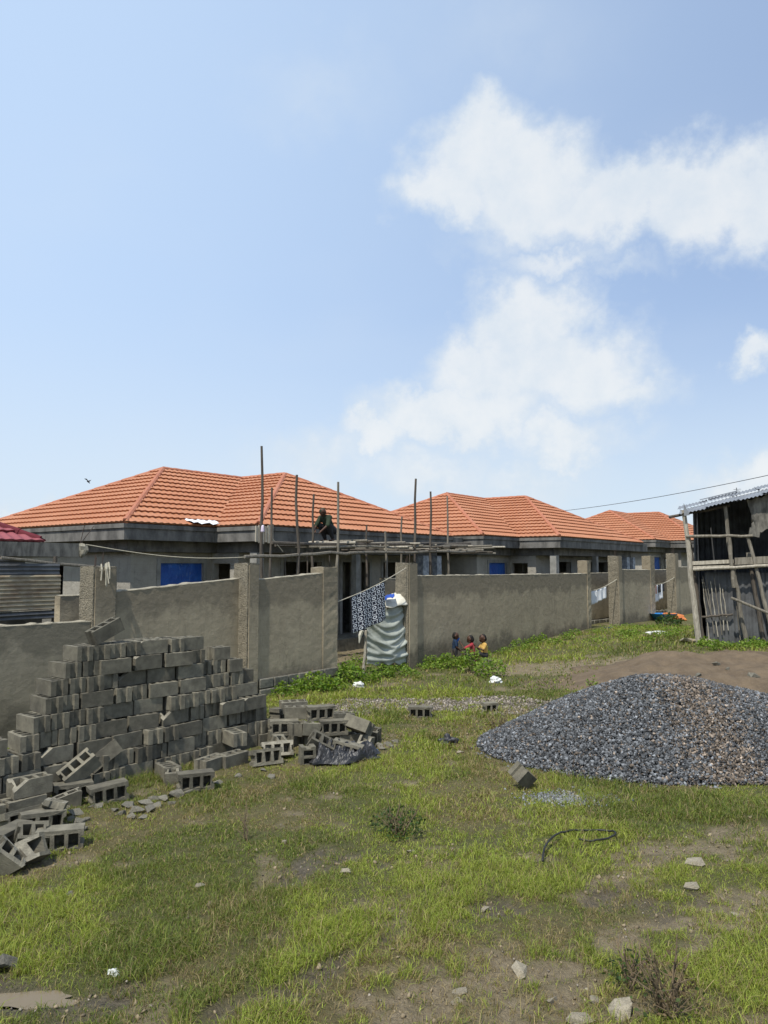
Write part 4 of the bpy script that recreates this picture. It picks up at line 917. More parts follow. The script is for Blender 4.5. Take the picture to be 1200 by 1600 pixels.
# pebble strip on the grass and crumbs round the heap
n = 26000; qx = rng.uniform(-2.5, 5.5, n); qy = rng.uniform(12.0, 16.0, n); ff = fields(qx, qy); k_ = rng.random(n) < ff['grav'] * .62
n2 = 900; p = gnd(885, 1248); cx = rng.normal(p.x, .22, n2); cy = rng.normal(p.y, .12, n2)
n3 = 5000; sx = rng.uniform(-4, 5, n3); sy = rng.uniform(4.2, 14, n3); f3 = fields(sx, sy); k3 = rng.random(n3) < np.maximum(f3['dirt'], f3['mud']) * .7
qx = np.concatenate([qx[k_], cx, sx[k3]]); qy = np.concatenate([qy[k_], cy, sy[k3]]); ng = int(k_.sum())
qz = ground_z(qx, qy, fields(qx, qy)) + .006; sz = np.concatenate([rng.uniform(.03, .065, ng), rng.uniform(.02, .045, n2), rng.uniform(.01, .026, int(k3.sum()))])
g_ = rng.gamma(6, .045, len(qx)).clip(.08, .5); C = np.stack([g_ * .80, g_ * .70, g_ * .58], 1)
C[ng:ng + n2] = C[ng:ng + n2] * np.array([.8, .95, 1.2])
o = pebbles('pebbles', np.stack([qx, qy, qz], 1), sz, C); tag(o, 'loose brownish pebbles strewn over the grass and bare earth', 'pebbles', kind='stuff')

# brown soil heap behind the gravel
mb = MB(); sx_ = np.linspace(2.2, 13.5, 150); sy_ = np.linspace(14.0, 21.0, 90); SX, SY = np.meshgrid(sx_, sy_)
def soil_h(x, y):
    wv_ = (fbm(VB, x * .7, y * .7, 4) - .5); d = np.hypot((x - 8.0) / 4.7, (y - 16.4) / 2.2) + wv_ * .55
    h = .17 * S((1 - d) / .5); d2 = np.hypot((x - 6.4) / .9, (y - 17.2) / .7); h = h + .16 * np.exp(-d2 ** 2) + (fbm(VC, x * 2.6, y * 2.6, 4) - .5) * .22 * S((1.0 - d) / .4)
    return np.where(d < 1.02, h, -.15)
SZ = ground_z(SX, SY, fields(SX.ravel(), SY.ravel()) if False else None) + soil_h(SX, SY)
mb.grid(lambda i, j: (SX[j, i], SY[j, i], SZ[j, i]), 150, 90); tag(mb.build('soil_heap', 'soil', smooth=True), 'low spread heap of brown soil behind the gravel heap', 'soil heap')
def soil_z(x, y): a, b_ = np.array([x]), np.array([y]); return float(ground_z(a, b_)[0] + max(soil_h(a, b_)[0], 0))
for k, (x, y, s_) in enumerate([(935, 1046, .3), (962, 1043, .16), (1012, 1054, .2), (985, 1044, .2), (1095, 1050, .22), (1120, 1026, .25), (1176, 1035, .35), (908, 1043, .14), (1090, 1034, .2), (1137, 1030, .18)]):
    p = gnd(x, y, .62); o = stone(x, y, s_, 'stone', 'dark clod of earth on the brown soil heap', 'clods on the soil heap', 'clod', 'clod', z=.5); p = gnd(x, y, .6); o.location = (p.x, p.y, soil_z(p.x, p.y) + s_ * .08)
p = gnd(1020, 1045, .72); place(HALF[1], p.x, p.y, soil_z(p.x, p.y) - .02, (PI / 2, PI / 2, .3), 'small hollow block standing on end on the soil heap', group='single blocks on the grass')

# puddles in the ruts
def puddle(px, py, rx, ry, rot, seed, lab):
    p = gnd(px, py); r_ = random.Random(seed); n_ = 40; zs = gz(p.x, p.y) + .045; mb = MB()
    ph = [r_.uniform(0, 6) for k in range(4)]
    vs = [(p.x, p.y, zs)]
    for k in range(n_):
        a = 2 * PI * k / n_; f = 1 + .22 * math.sin(2 * a + ph[0]) + .16 * math.sin(3 * a + ph[1]) + .1 * math.sin(7 * a + ph[2]); x, y = rx * f * math.cos(a), ry * f * math.sin(a)
        vs.append((p.x + x * math.cos(rot) - y * math.sin(rot), p.y + x * math.sin(rot) + y * math.cos(rot), zs))
    mb.add(vs, [(0, 1 + k, 1 + (k + 1) % n_) for k in range(n_)]); o = mb.build('puddle', 'water'); return tag(o, lab, 'puddle', kind='structure')
puddle(45, 1553, .34, .085, 0.06, 5, 'muddy tan puddle in the lower left rut')
# ------------------------------------------------------------------ leaning wooden shed
_o = at(1093, 1003, 20.6); SO = Vector((_o.x, _o.y, 0)); SU = Vector((.92, -.39, 0)).normalized(); SV = Vector((-SU.y, SU.x, 0))
def sf(px, py, dep=0.0):         # point of the shed's upright plane `dep` behind its front
    r_ = ray(px, py); o_ = Vector((0, 0, EYE)); t_ = (SO + SV * dep - o_).dot(SV) / r_.dot(SV); return o_ + r_ * t_
she = empty('wooden_shed', (SO.x, SO.y, gz(SO.x, SO.y)), 'leaning open wooden shed with corrugated iron roof at the right edge', 'shed')
def spole(a, b_, r0, r1, mat, seed, name='post', amp=.02):
    mb = MB(); pts = wobble(a, b_, 7, amp, seed); mb.tube(pts, [r0 + (r1 - r0) * k / 6 for k in range(7)], 8); return mb.build(name, mat, she)
spole(sf(1093, 1010), sf(1068, 797), .085, .06, 'wood_pale', 1); spole(sf(1100, 1008, .12), sf(1076, 838, .12), .06, .05, 'wood_dark', 2)
spole(sf(1168, 1010), sf(1146, 888), .06, .05, 'wood', 3); spole(sf(1147, 918, -.07), sf(1139, 840, -.07), .055, .05, 'wood', 4); spole(sf(1142, 880, .1), sf(1133, 792, .1), .05, .05, 'wood', 5)
spole(sf(1206, 985, -.03), sf(1168, 838, -.03), .055, .045, 'wood', 6); spole(sf(1196, 1010, .1), sf(1174, 890, .1), .06, .05, 'wood_dark', 7); spole(sf(1290, 1010), sf(1285, 770), .07, .06, 'wood', 8)
spole(sf(1072, 838, -.08), sf(1176, 837, -.08), .04, .035, 'wood', 9, 'rail'); spole(sf(1083, 890, -.1), sf(1290, 880, -.1), .042, .04, 'wood_pale', 10, 'rail', .015); spole(sf(1142, 934, -.35), sf(1225, 968, -.35), .035, .04, 'wood', 11, 'loose_stick', .02)
spole(sf(1045, 808, .3), sf(1140, 790, .3), .04, .04, 'wood_dark', 12, 'rafter'); spole(sf(1096, 964, .13), sf(1145, 960, .13), .03, .03, 'wood_dark', 13, 'rail')
def splank(px0, y0, px1, y1, hh_, dep, mat):
    a, b_ = sf(px0, y0, dep), sf(px1, y1, dep); mb = MB(); v = Vector((0, 0, hh_ / 2)); n_ = SV * .025
    mb.add([a - v - n_, b_ - v - n_, b_ + v - n_, a + v - n_, a - v + n_, b_ - v + n_, b_ + v + n_, a + v + n_], [(0, 1, 2, 3), (7, 6, 5, 4), (0, 4, 5, 1), (3, 2, 6, 7), (0, 3, 7, 4), (1, 5, 6, 2)]); return mb.build('plank', mat, she)
splank(1082, 880, 1146, 877, .10, -.02, 'wood_pale'); splank(1083, 887, 1146, 885, .08, -.02, 'wood_pale'); splank(1148, 877, 1300, 870, .19, -.03, 'wood'); splank(1166, 868, 1174, 868, .16, .3, 'wood')
for k in range(6):               # shelf boards behind the planks
    mb = MB(); a = sf(1084, 884, .1 + .24 * k); b_ = sf(1300, 875, .1 + .24 * k); c_ = SV * .1; z_ = Vector((0, 0, .015))
    mb.add([a - c_ - z_, b_ - c_ - z_, b_ + c_ - z_, a + c_ - z_, a - c_ + z_, b_ - c_ + z_, b_ + c_ + z_, a + c_ + z_], [(3, 2, 1, 0), (4, 5, 6, 7), (0, 1, 5, 4), (2, 3, 7, 6), (0, 4, 7, 3), (1, 2, 6, 5)]); mb.build('shelf_board', 'wood_dark', she)
g0 = gz(SO.x, SO.y)
a = sf(1104, 1004, .25); LW = (sf(1300, 1004, .25) - a).length
k = 0; u = 0
while u < LW - .3:               # lower wall of upright old sheets
    mb = MB(); corr_sheet(mb, Vector((a.x, a.y, g0 - .05)) + SU * u + SV * (.012 * (k % 2)), SU, (0, 0, 1), .78, 2.0, pitch=.16, amp=.018, along='v', sag=.01, seed=k); mb.build('wall_sheet', 'tin_dark', she, smooth=True); u += .75; k += 1
for k, (x0, y0, x1, y1) in enumerate([(1108, 1000, 1097, 905), (1116, 990, 1104, 905), (1122, 995, 1110, 908), (1128, 992, 1116, 903), (1131, 985, 1124, 912), (1111, 960, 1098, 900), (1138, 985, 1129, 920), (1157, 1000, 1150, 940)]):
    spole(sf(x0, y0, .19), sf(x1, y1, .19), .015, .012, 'wood_pale' if k % 2 == 0 else 'wood', 60 + k, 'stake', .01)
fl_, fr_ = sf(1060, 805, -.15), sf(1300, 747, -.15); bu = (fr_ - fl_); Lr = bu.length; bu.normalize(); bvv = (SV * 3.3 + Vector((0, 0, .44))).normalized()
zr = lambda p: fl_.z + bu.z / math.hypot(bu.x, bu.y) * (Vector(p) - fl_).dot(SU) + .13 * (Vector(p) - fl_).dot(SV) - .06
# back and side walls
bl, brr = SO + SV * 3.0 + SU * -.1, SO + SV * 3.0 + SU * LW
mb = MB(); corr_sheet(mb, Vector((bl.x, bl.y, g0 - .05)), SU, (0, 0, 1), LW + .2, 1.0, pitch=.16, amp=.018, along='v', topf=lambda u: zr(bl + SU * u) - g0 + .05); mb.build('back_wall', 'tin_dark', she)
mb = MB(); s0 = SO + SU * .03; q0 = s0.copy(); corr_sheet(mb, Vector((s0.x, s0.y, g0 - .05)), SV, (0, 0, 1), 3.0, 1.0, pitch=.16, amp=.018, along='v', topf=lambda u: zr(q0 + SV * u) - g0 + .05); mb.build('side_wall', 'tin_dark', she)
mb = MB(); s0 = SO + SU * (LW + .3); q1 = s0.copy(); corr_sheet(mb, Vector((s0.x, s0.y, g0 - .05)), SV, (0, 0, 1), 3.0, 1.0, pitch=.16, amp=.018, along='v', topf=lambda u: zr(q1 + SV * u) - g0 + .05); mb.build('side_wall', 'tin_dark', she)
mb = MB(); A = sf(1166, 815, .02); corr = lambda i, j: sf(1166 + 8 * i + (3 * j if i == 0 else 0), 780 + 9 * j + (4 if i % 2 else 0) - 2 * i, .02 + .02 * math.sin(i + j)); mb.grid(corr, 8, 7); mb.build('hanging_sack', 'slab_pale', she, smooth=True)
mb = MB(); A = sf(1179, 832, 0); mb.box(A, (.28, .03, .22), Matrix.Rotation(.2, 3, 'Y')); mb.build('board_scrap', 'slab_pale', she)
# roof: overlapping corrugated sheets, low at the front and at the left
u = 0; k = 0
Lr = bu.length * (fr_ - fl_).length
u = 0; k = 0
while u < Lr - .2:
    r_ = random.Random(70 + k); mb = MB(); corr_sheet(mb, fl_ + bu * u + bvv * r_.uniform(-.12, .05) + Vector((0, 0, .02 * (k % 2) + r_.uniform(0, .02))), bu, (bvv + bu * r_.uniform(-.02, .02)), .86, 1.95, pitch=.10, amp=.014, along='v', sag=.012, seed=k); mb.build('roof_sheet', 'tin', she, smooth=True)
    mb = MB(); corr_sheet(mb, fl_ + bu * (u + r_.uniform(-.1, .1)) + bvv * (1.78 + r_.uniform(-.1, .1)) + Vector((0, 0, .05 + .02 * (k % 2))), bu, bvv, .86, 1.75 + r_.uniform(-.1, .2), pitch=.10, amp=.014, along='v', sag=.012, seed=k + 30); mb.build('roof_sheet', 'tin', she, smooth=True); u += .72; k += 1
mb = MB(); a = sf(1108, 779, 2.6); mb.box(a + Vector((.3, 0, .1)), (1.1, .5, .02), Euler((.1, -.22, -.4)).to_matrix()); mb.build('loose_sheet', 'tin', she)
mb = MB(); a = sf(1069, 806, -.2); mb.add([a, a + Vector((.16, 0, .02)), a + Vector((.0, .02, .36)), a + Vector((.02, .03, 0))], [(0, 1, 2), (0, 2, 3), (1, 3, 2), (0, 3, 1)]); mb.build('bent_corner', 'tin', she)
# television aerial far behind
ap = at(1152, 800, 70); e = empty('aerial', (ap.x, ap.y, 0), 'thin rooftop aerial sticking up behind the shed roof', 'aerial')
mb = MB(); mb.tube([(ap.x, ap.y, -.3), (ap.x, ap.y, at(1152, 762, 70).z)], .035, 6); mb.build('mast', 'tin_dark', e)
for k, yy in enumerate((765, 768, 771)): q = at(1152, yy, 70); mb = MB(); mb.tube([q + Vector((-.35 + .05 * k, 0, 0)), q + Vector((.35 - .05 * k, 0, .05))], .02, 5); mb.build('element', 'tin_dark', e)
# power line over the far houses
pa = hl(0, 0, 0); pA = Vector((HC[1][0] + .6015 * 7.7 - .7988 * 2, HC[1][1] + .7988 * 7.7 + .6015 * 2, 0)); A = at(872, 799, 38.0); B = at(1215, 731, 24.0)
d = B - A; pts = [A + d * (i / 20 * 1.35) + Vector((0, 0, -.9 * (i / 20) * (1 - i / 20))) for i in range(21)]
e = empty('power_line', tuple((pts[-1].x, pts[-1].y, 0)), 'thin black overhead wire rising to the upper right of the shed', 'power line')
mb = MB(); mb.tube(pts, .011, 5); mb.build('wire', 'wire', e); mb = MB(); mb.tube([(pts[-1].x, pts[-1].y, -.3), (pts[-1].x + .05, pts[-1].y, pts[-1].z + .4)], [.12, .09], 9); mb.build('utility_pole', 'wood', e)
# bird
p = at(137, 752, 40); mb = MB(); mb.capsule(p, p + Vector((.10, .02, -.10)), .045, .02, 8); mb.add([p + Vector((0, 0, .02)), p + Vector((.09, 0, -.03)), p + Vector((-.16, -.1, .13)), p + Vector((-.05, -.05, .14))], [(0, 1, 3, 2)]); mb.add([p + Vector((0, 0, .02)), p + Vector((.09, 0, -.04)), p + Vector((.14, .15, .1))], [(0, 1, 2)])
tag(mb.build('bird', 'dark'), 'tiny dark bird flying above the left roof', 'bird')

# ------------------------------------------------------------------ washing, tarpaulin and things in the gateways
def cloth_quad(tl, tr, br_, bl_, nu, nv, amp, waves, seed, name, mat, label, cat, thick=.006, ph=0.0, group=None):
    tl, tr, br_, bl_ = map(Vector, (tl, tr, br_, bl_)); nn = (tr - tl).cross(bl_ - tl).normalized(); r_ = random.Random(seed); a2 = r_.uniform(0, 6)
    mb = MB(); mb.grid(lambda i, j: tl.lerp(tr, i / (nu - 1)).lerp(bl_.lerp(br_, i / (nu - 1)), j / (nv - 1)) + nn * amp * (j / (nv - 1) * .8 + .2) * (math.sin(waves * 6.28 * i / (nu - 1) + ph + .6 * j / nv) + .4 * math.sin(2.3 * waves * 6.28 * i / (nu - 1) + a2)) + Vector((0, 0, -.015 * math.sin(PI * ((i * waves * 2 / (nu - 1)) % 1)) * (1 if j == 0 else .3))), nu, nv)
    o = mb.build(name, mat, smooth=True); me = o.data; uvl = me.uv_layers.new(name='UVMap')
    for l_ in me.loops: uvl.data[l_.index].uv = ((l_.vertex_index % nu) / (nu - 1), 1 - (l_.vertex_index // nu) / (nv - 1))
    sm = o.modifiers.new('thickness', 'SOLIDIFY'); sm.thickness = thick
    if label: tag(o, label, cat, group)
    return o
GL = wl(527, .22); GR = wl(636, .05)
ra = Vector((GL.x + .02, GL.y + .02, 0)); rb_ = Vector((GR.x - .02, GR.y - .02, 0)); ra.z = at(526, 940, ra.y).z; rb_.z = at(635, 887, rb_.y).z
def on_rope(px):
    a = (px - 600) / F; t_ = (a * ra.y - ra.x) / ((rb_.x - ra.x) - a * (rb_.y - ra.y)); return ra.lerp(rb_, t_) + Vector((0, 0, -.06 * math.sin(PI * t_)))
mb = MB(); mb.tube([ra.lerp(rb_, i / 12) + Vector((0, 0, -.06 * math.sin(PI * i / 12))) for i in range(13)], .010, 6); tag(mb.build('clothes_line', 'rope'), 'pale clothes line tied across the doorway in the wall', 'clothes line')
tl, tr = on_rope(549) + Vector((0, 0, -.012)), on_rope(601) + Vector((0, 0, -.012)); bl_, br_ = at(552, 990, tl.y - .02), at(604, 968, tr.y - .02)
cloth_quad(tl, tr, br_, bl_, 41, 28, .022, 2.2, 3, 'patterned_cloth', 'pattern', 'black cloth printed with white rings and squares on the line', 'cloth')
# shelter of tarpaulin in the doorway
tb = at(575, 1030, 18.4); tz = gz(tb.x, tb.y)
te = empty('tarpaulin_shelter', (tb.x, tb.y, tz), 'sagging grey white tarpaulin shelter filling the doorway', 'shelter')
c0, c1, c2, c3 = at(571, 948, 18.3), at(637, 944, 19.2), at(639, 1036, 19.0), at(573, 1039, 18.2)
def tp(i, j):
    nu, nv = 61, 53; u, v = i / (nu - 1), j / (nv - 1); p = c0.lerp(c1, u).lerp(c3.lerp(c2, u), v)
    sag = math.sin(PI * u); dip = -.28 * sag * (1 - v) * (1 if v < .6 else .6)
    f = sum(a_ * math.exp(-((v - vk - dk * (1 - (2 * u - 1) ** 2) - ek * (u - .5)) / w_) ** 2) for a_, vk, dk, ek, w_ in ((.05, -.06, .20, .05, .035), (.06, .08, .26, -.1, .045), (.055, .25, .24, .12, .04), (.05, .42, .22, -.14, .035), (.045, .50, .20, .2, .03), (.05, .66, .14, -.2, .04), (.04, .72, .12, .22, .03), (.04, .86, .06, -.08, .03))) + .008 * math.sin(19 * u + 5 * v)
    nn = Vector((.62, -.78, 0)); return p + nn * (.05 * sag + f) + Vector((0, 0, dip * .22 + .03 * math.sin(23 * u) * (v > .98)))
mb = MB(); mb.grid(tp, 61, 53); o = mb.build('tarpaulin', 'tarp', te, smooth=True); o.modifiers.new('thickness', 'SOLIDIFY').thickness = .006
mb = MB(); d0, d1, d2, d3 = at(599, 936, 18.95), at(636, 916, 19.35), at(637, 944, 18.9), at(603, 950, 18.5)
mb.grid(lambda i, j: d0.lerp(d1, i / 10).lerp(d3.lerp(d2, i / 10), j / 8) + Vector((0, 0, .02 * math.sin(i * .9 + j * .3) + .02 * math.sin(PI * j / 8) + .015 * math.sin(j * 1.9 + i * .4))), 11, 9); o = mb.build('canvas_top', 'canvas', te, smooth=True); o.modifiers.new('thickness', 'SOLIDIFY').thickness = .01
for k, (x0, y0, x1, y1, Y, mt) in enumerate([(568, 1037, 572, 985, 18.2, 'wood_pale'), (614, 1030, 615, 930, 19.3, 'wood_dark'), (632, 1030, 633, 925, 19.6, 'wood')]):
    a = at(x0, y0, Y); a.z = tz - .05; mb = MB(); mb.tube(wobble(a, at(x1, y1, Y), 5, .015, k), .035, 7); mb.build('post', mt, te)
mb = MB(); mb.tube(wobble(at(600, 955, 19.2), at(637, 944, 19.5), 4, .01, 3), .03, 6); mb.build('rail', 'wood_dark', te)
cloth_quad(at(600, 931, 18.75), at(616, 927, 18.85), at(617, 932, 18.55), at(600, 937, 18.45), 10, 6, .02, 1.5, 5, 'blue_bundle', 'blue_cloth', 'bright blue cloth slung on top of the tarpaulin shelter', 'cloth', .01)
cloth_quad(at(604, 947, 18.9), at(610, 945, 18.95), at(609, 954, 18.9), at(604, 955, 18.85), 8, 8, .02, 1.5, 6, 'orange_bundle', 'orange_cloth', 'small orange cloth under the cream canvas', 'cloth', .02)
mb = MB(); q = at(566, 985, 18.1); mb.tube([q, q + Vector((-.05, 0, -.12)), q + Vector((-.07, 0, -.3))], [.05, .045, .012], 7); tag(mb.build('rag', 'canvas'), 'pale rag hanging at the left post of the shelter', 'rag')
# laundry further down the lane
def washing(pxa, pya, pxb, pyb, Y0, Y1, lab):
    a, b_ = at(pxa, pya, Y0), at(pxb, pyb, Y1); mb = MB(); mb.tube([a.lerp(b_, i / 8) + Vector((0, 0, -.1 * math.sin(PI * i / 8))) for i in range(9)], .014, 5); tag(mb.build('clothes_line', 'rope'), lab, 'clothes line')
    return lambda px: a.lerp(b_, (px - pxa) / (pxb - pxa)) + Vector((0, 0, -.1 * math.sin(PI * (px - pxa) / (pxb - pxa)) - .015))
pw = wl(963, .1); f1 = washing(914, 925, 964, 905, wl(919).y + .1, pw.y + .02, 'clothes line with white laundry behind the long wall')
def hang(f, x0, x1, drop, mat, lab, cat, seed):
    a, b_ = f(x0), f(x1); cloth_quad(a, b_, b_ + Vector((0, -.03, -drop * .95)), a + Vector((0, -.03, -drop)), 14, 10, .03, 2, seed, 'shirt' if cat == 'shirt' else 'garment', mat, lab, cat)
hang(f1, 917, 922, .85, 'navy', 'dark garment at the left end of the first far line', 'garment', 1); hang(f1, 923, 932, .50, 'white_cloth', 'white shirt hung left of two on the far line', 'shirt', 2); hang(f1, 932.5, 946, .46, 'white_cloth', 'wide white sheet hung right of two on the far line', 'sheet', 3)
pw2 = wl(1052, .1); f2 = washing(1018, 914, 1054, 902, wl(1020).y + .1, pw2.y + .02, 'green tinged clothes line beside the shed'); 
hang(f2, 1019, 1025, .40, 'orange_cloth', 'small tan garment on the line near the shed', 'garment', 4); hang(f2, 1026, 1037, .36, 'dark', 'black garment on the line near the shed', 'garment', 5); hang(f2, 1020, 1027, .78, 'white_cloth', 'white shorts hanging low on the line near the shed', 'garment', 6); hang(f2, 1028, 1034, .68, 'white_cloth', 'white vest below the black garment', 'garment', 7)
# basin and bundle on the ground by the far gateway
p = gnd(1036, 967, .25); mb = MB(); rr = [(.02, .0), (.36, .0), (.55, .26), (.6, .27), (.53, .24), (.34, .03), (.02, .03)]; n_ = 24
mb.add([(p.x + r_ * math.cos(2 * PI * k / n_), p.y + r_ * .9 * math.sin(2 * PI * k / n_), .22 + z_) for r_, z_ in rr for k in range(n_)], [(a * n_ + k, a * n_ + (k + 1) % n_, (a + 1) * n_ + (k + 1) % n_, (a + 1) * n_ + k) for a in range(len(rr) - 1) for k in range(n_)]); tag(mb.build('basin', 'teal_plastic', smooth=True), 'wide blue plastic basin on the far grass', 'basin')
def lump(p, rx, ry, rz, mat, lab, cat, seed, name):
    r_ = random.Random(seed); bm = bmesh.new(); bmesh.ops.create_icosphere(bm, subdivisions=4, radius=1); vx = [Vector((r_.gauss(0, 1), r_.gauss(0, 1), r_.gauss(0, 1))).normalized() * r_.uniform(2, 6) for k in range(7)]
    for v in bm.verts:
        c_ = v.co.copy(); f = 1 + sum(.09 * math.sin(c_.dot(q) * 1.6 + k) for k, q in enumerate(vx)); v.co = Vector((c_.x * rx * f, c_.y * ry * f, max(c_.z, -.3) * rz * f))
    me = bpy.data.meshes.new(name); bm.to_mesh(me); bm.free(); me.materials.append(M[mat]); o = bpy.data.objects.new(name, me); COL.objects.link(o); o.location = (p[0], p[1], p[2] + rz * .28); return tag(o, lab, cat)
p = gnd(1049, 967, .25); lump((p.x, p.y, .22), .5, .35, .22, 'orange_cloth', 'orange bundle of clothes beside the blue basin', 'bundle', 1, 'clothes_bundle')
p = gnd(955, 989, .12); lump((p.x, p.y, .1), .35, .25, .16, 'navy', 'dark bundle at the foot of the pillar with laundry', 'bundle', 2, 'cloth_bundle'); p = gnd(966, 991, .12); lump((p.x + .1, p.y - .3, .1), .3, .25, .1, 'canvas', 'pale sack lying at the foot of the far pillar', 'sack', 3, 'sack')
p = gnd(1026, 995, .3); lump((p.x, p.y, gz(p.x, p.y)), .3, .2, .08, 'paper', 'white crumpled bag lying on the far grass', 'bag', 4, 'plastic_bag')
# black plastic by the jumbled heap, and small litter
p0_ = gnd(468, 1188); bx0 = gnd(490, 1186); bx1 = gnd(588, 1178); mb = MB(); r = random.Random(8)
bxf = lambda x, y: fbm(VA, np.array([x * 5.0]), np.array([y * 5.0 + 7]), 3)[0]
bx0 = gnd(486, 1196); bx1 = gnd(590, 1186)
def bp(i, j):
    u, v = i / 46, j / 26; a = bx0.lerp(bx1, u); edge_ = min(u, 1 - u, v, 1 - v); rr_ = 1 - .3 * abs(u - .5) * 2; q = Vector((a.x + .04 * math.sin(11 * v), a.y + (v - .3) * .62 * rr_ + .05 * math.sin(9 * u), 0))
    rid = 1 - abs(2 * bxf(q.x, q.y) - 1) * 3; rid2 = 1 - abs(2 * bxf(q.x * 2.2 + 3, q.y * 2.2) - 1) * 3
    return (q.x, q.y, gz(q.x, q.y) + .03 + min(1, edge_ * 7) * (.12 * max(rid, 0) + .07 * max(rid2, 0) + .05) * (.7 + .5 * math.exp(-((u - .3) / .25) ** 2)))
mb.grid(bp, 47, 27); o = mb.build('plastic_sheet', 'black_plastic'); tag(o, 'crumpled black plastic sheet on the grass before the jumbled heap', 'plastic sheet')
for (px, py, s_, mt, lb, c_) in [(700, 1163, .13, 'black_plastic', 'small black plastic bag alone in the grass left of the gravel heap', 'bag'), (582, 1177, .07, 'blue_plastic', 'bright blue scrap beside the black plastic sheet', 'scrap'), (483, 1186, .12, 'paper', 'white and blue crumpled bag in the grass left of the black plastic', 'bag'), (527, 1180, .05, 'blue_plastic', 'tiny blue scrap on the black plastic sheet', 'scrap'), (775, 1068, .14, 'paper', 'white scrap on the grass before the children', 'scrap'), (560, 1073, .12, 'paper', 'pale litter in the weeds before the doorway', 'litter'), (178, 1520, .035, 'paper', 'thin white scrap in the near left grass', 'scrap')]:
    p = gnd(px, py); lump((p.x, p.y, gz(p.x, p.y)), s_, s_ * .7, s_ * .65, mt, lb, c_, int(px), 'plastic_bag' if c_ == 'bag' else 'litter')
# hose loop in the grass
hp = [(848, 1357), (850, 1340), (862, 1324), (882, 1312), (905, 1306), (935, 1305), (958, 1309), (962, 1316), (950, 1321), (925, 1324), (900, 1321)]
pts = []
for k in range(len(hp) - 1):
    for q in range(4):
        f = q / 4; p0q = hp[max(k - 1, 0)]; p1q, p2q = hp[k], hp[k + 1]; p3q = hp[min(k + 2, len(hp) - 1)]
        cr = lambda a, b_, c_, d_: .5 * (2 * b_ + (c_ - a) * f + (2 * a - 5 * b_ + 4 * c_ - d_) * f * f + (3 * b_ - a - 3 * c_ + d_) * f ** 3)
        g_ = gnd(cr(p0q[0], p1q[0], p2q[0], p3q[0]), cr(p0q[1], p1q[1], p2q[1], p3q[1])); pts.append((g_.x, g_.y, gz(g_.x, g_.y) + .058 + .012 * math.sin(k * 1.1)))
mb = MB(); mb.tube(pts, .0095, 7); tag(mb.build('hose', 'hose', smooth=True), 'thin black hose curled in a loop on the grass', 'hose')

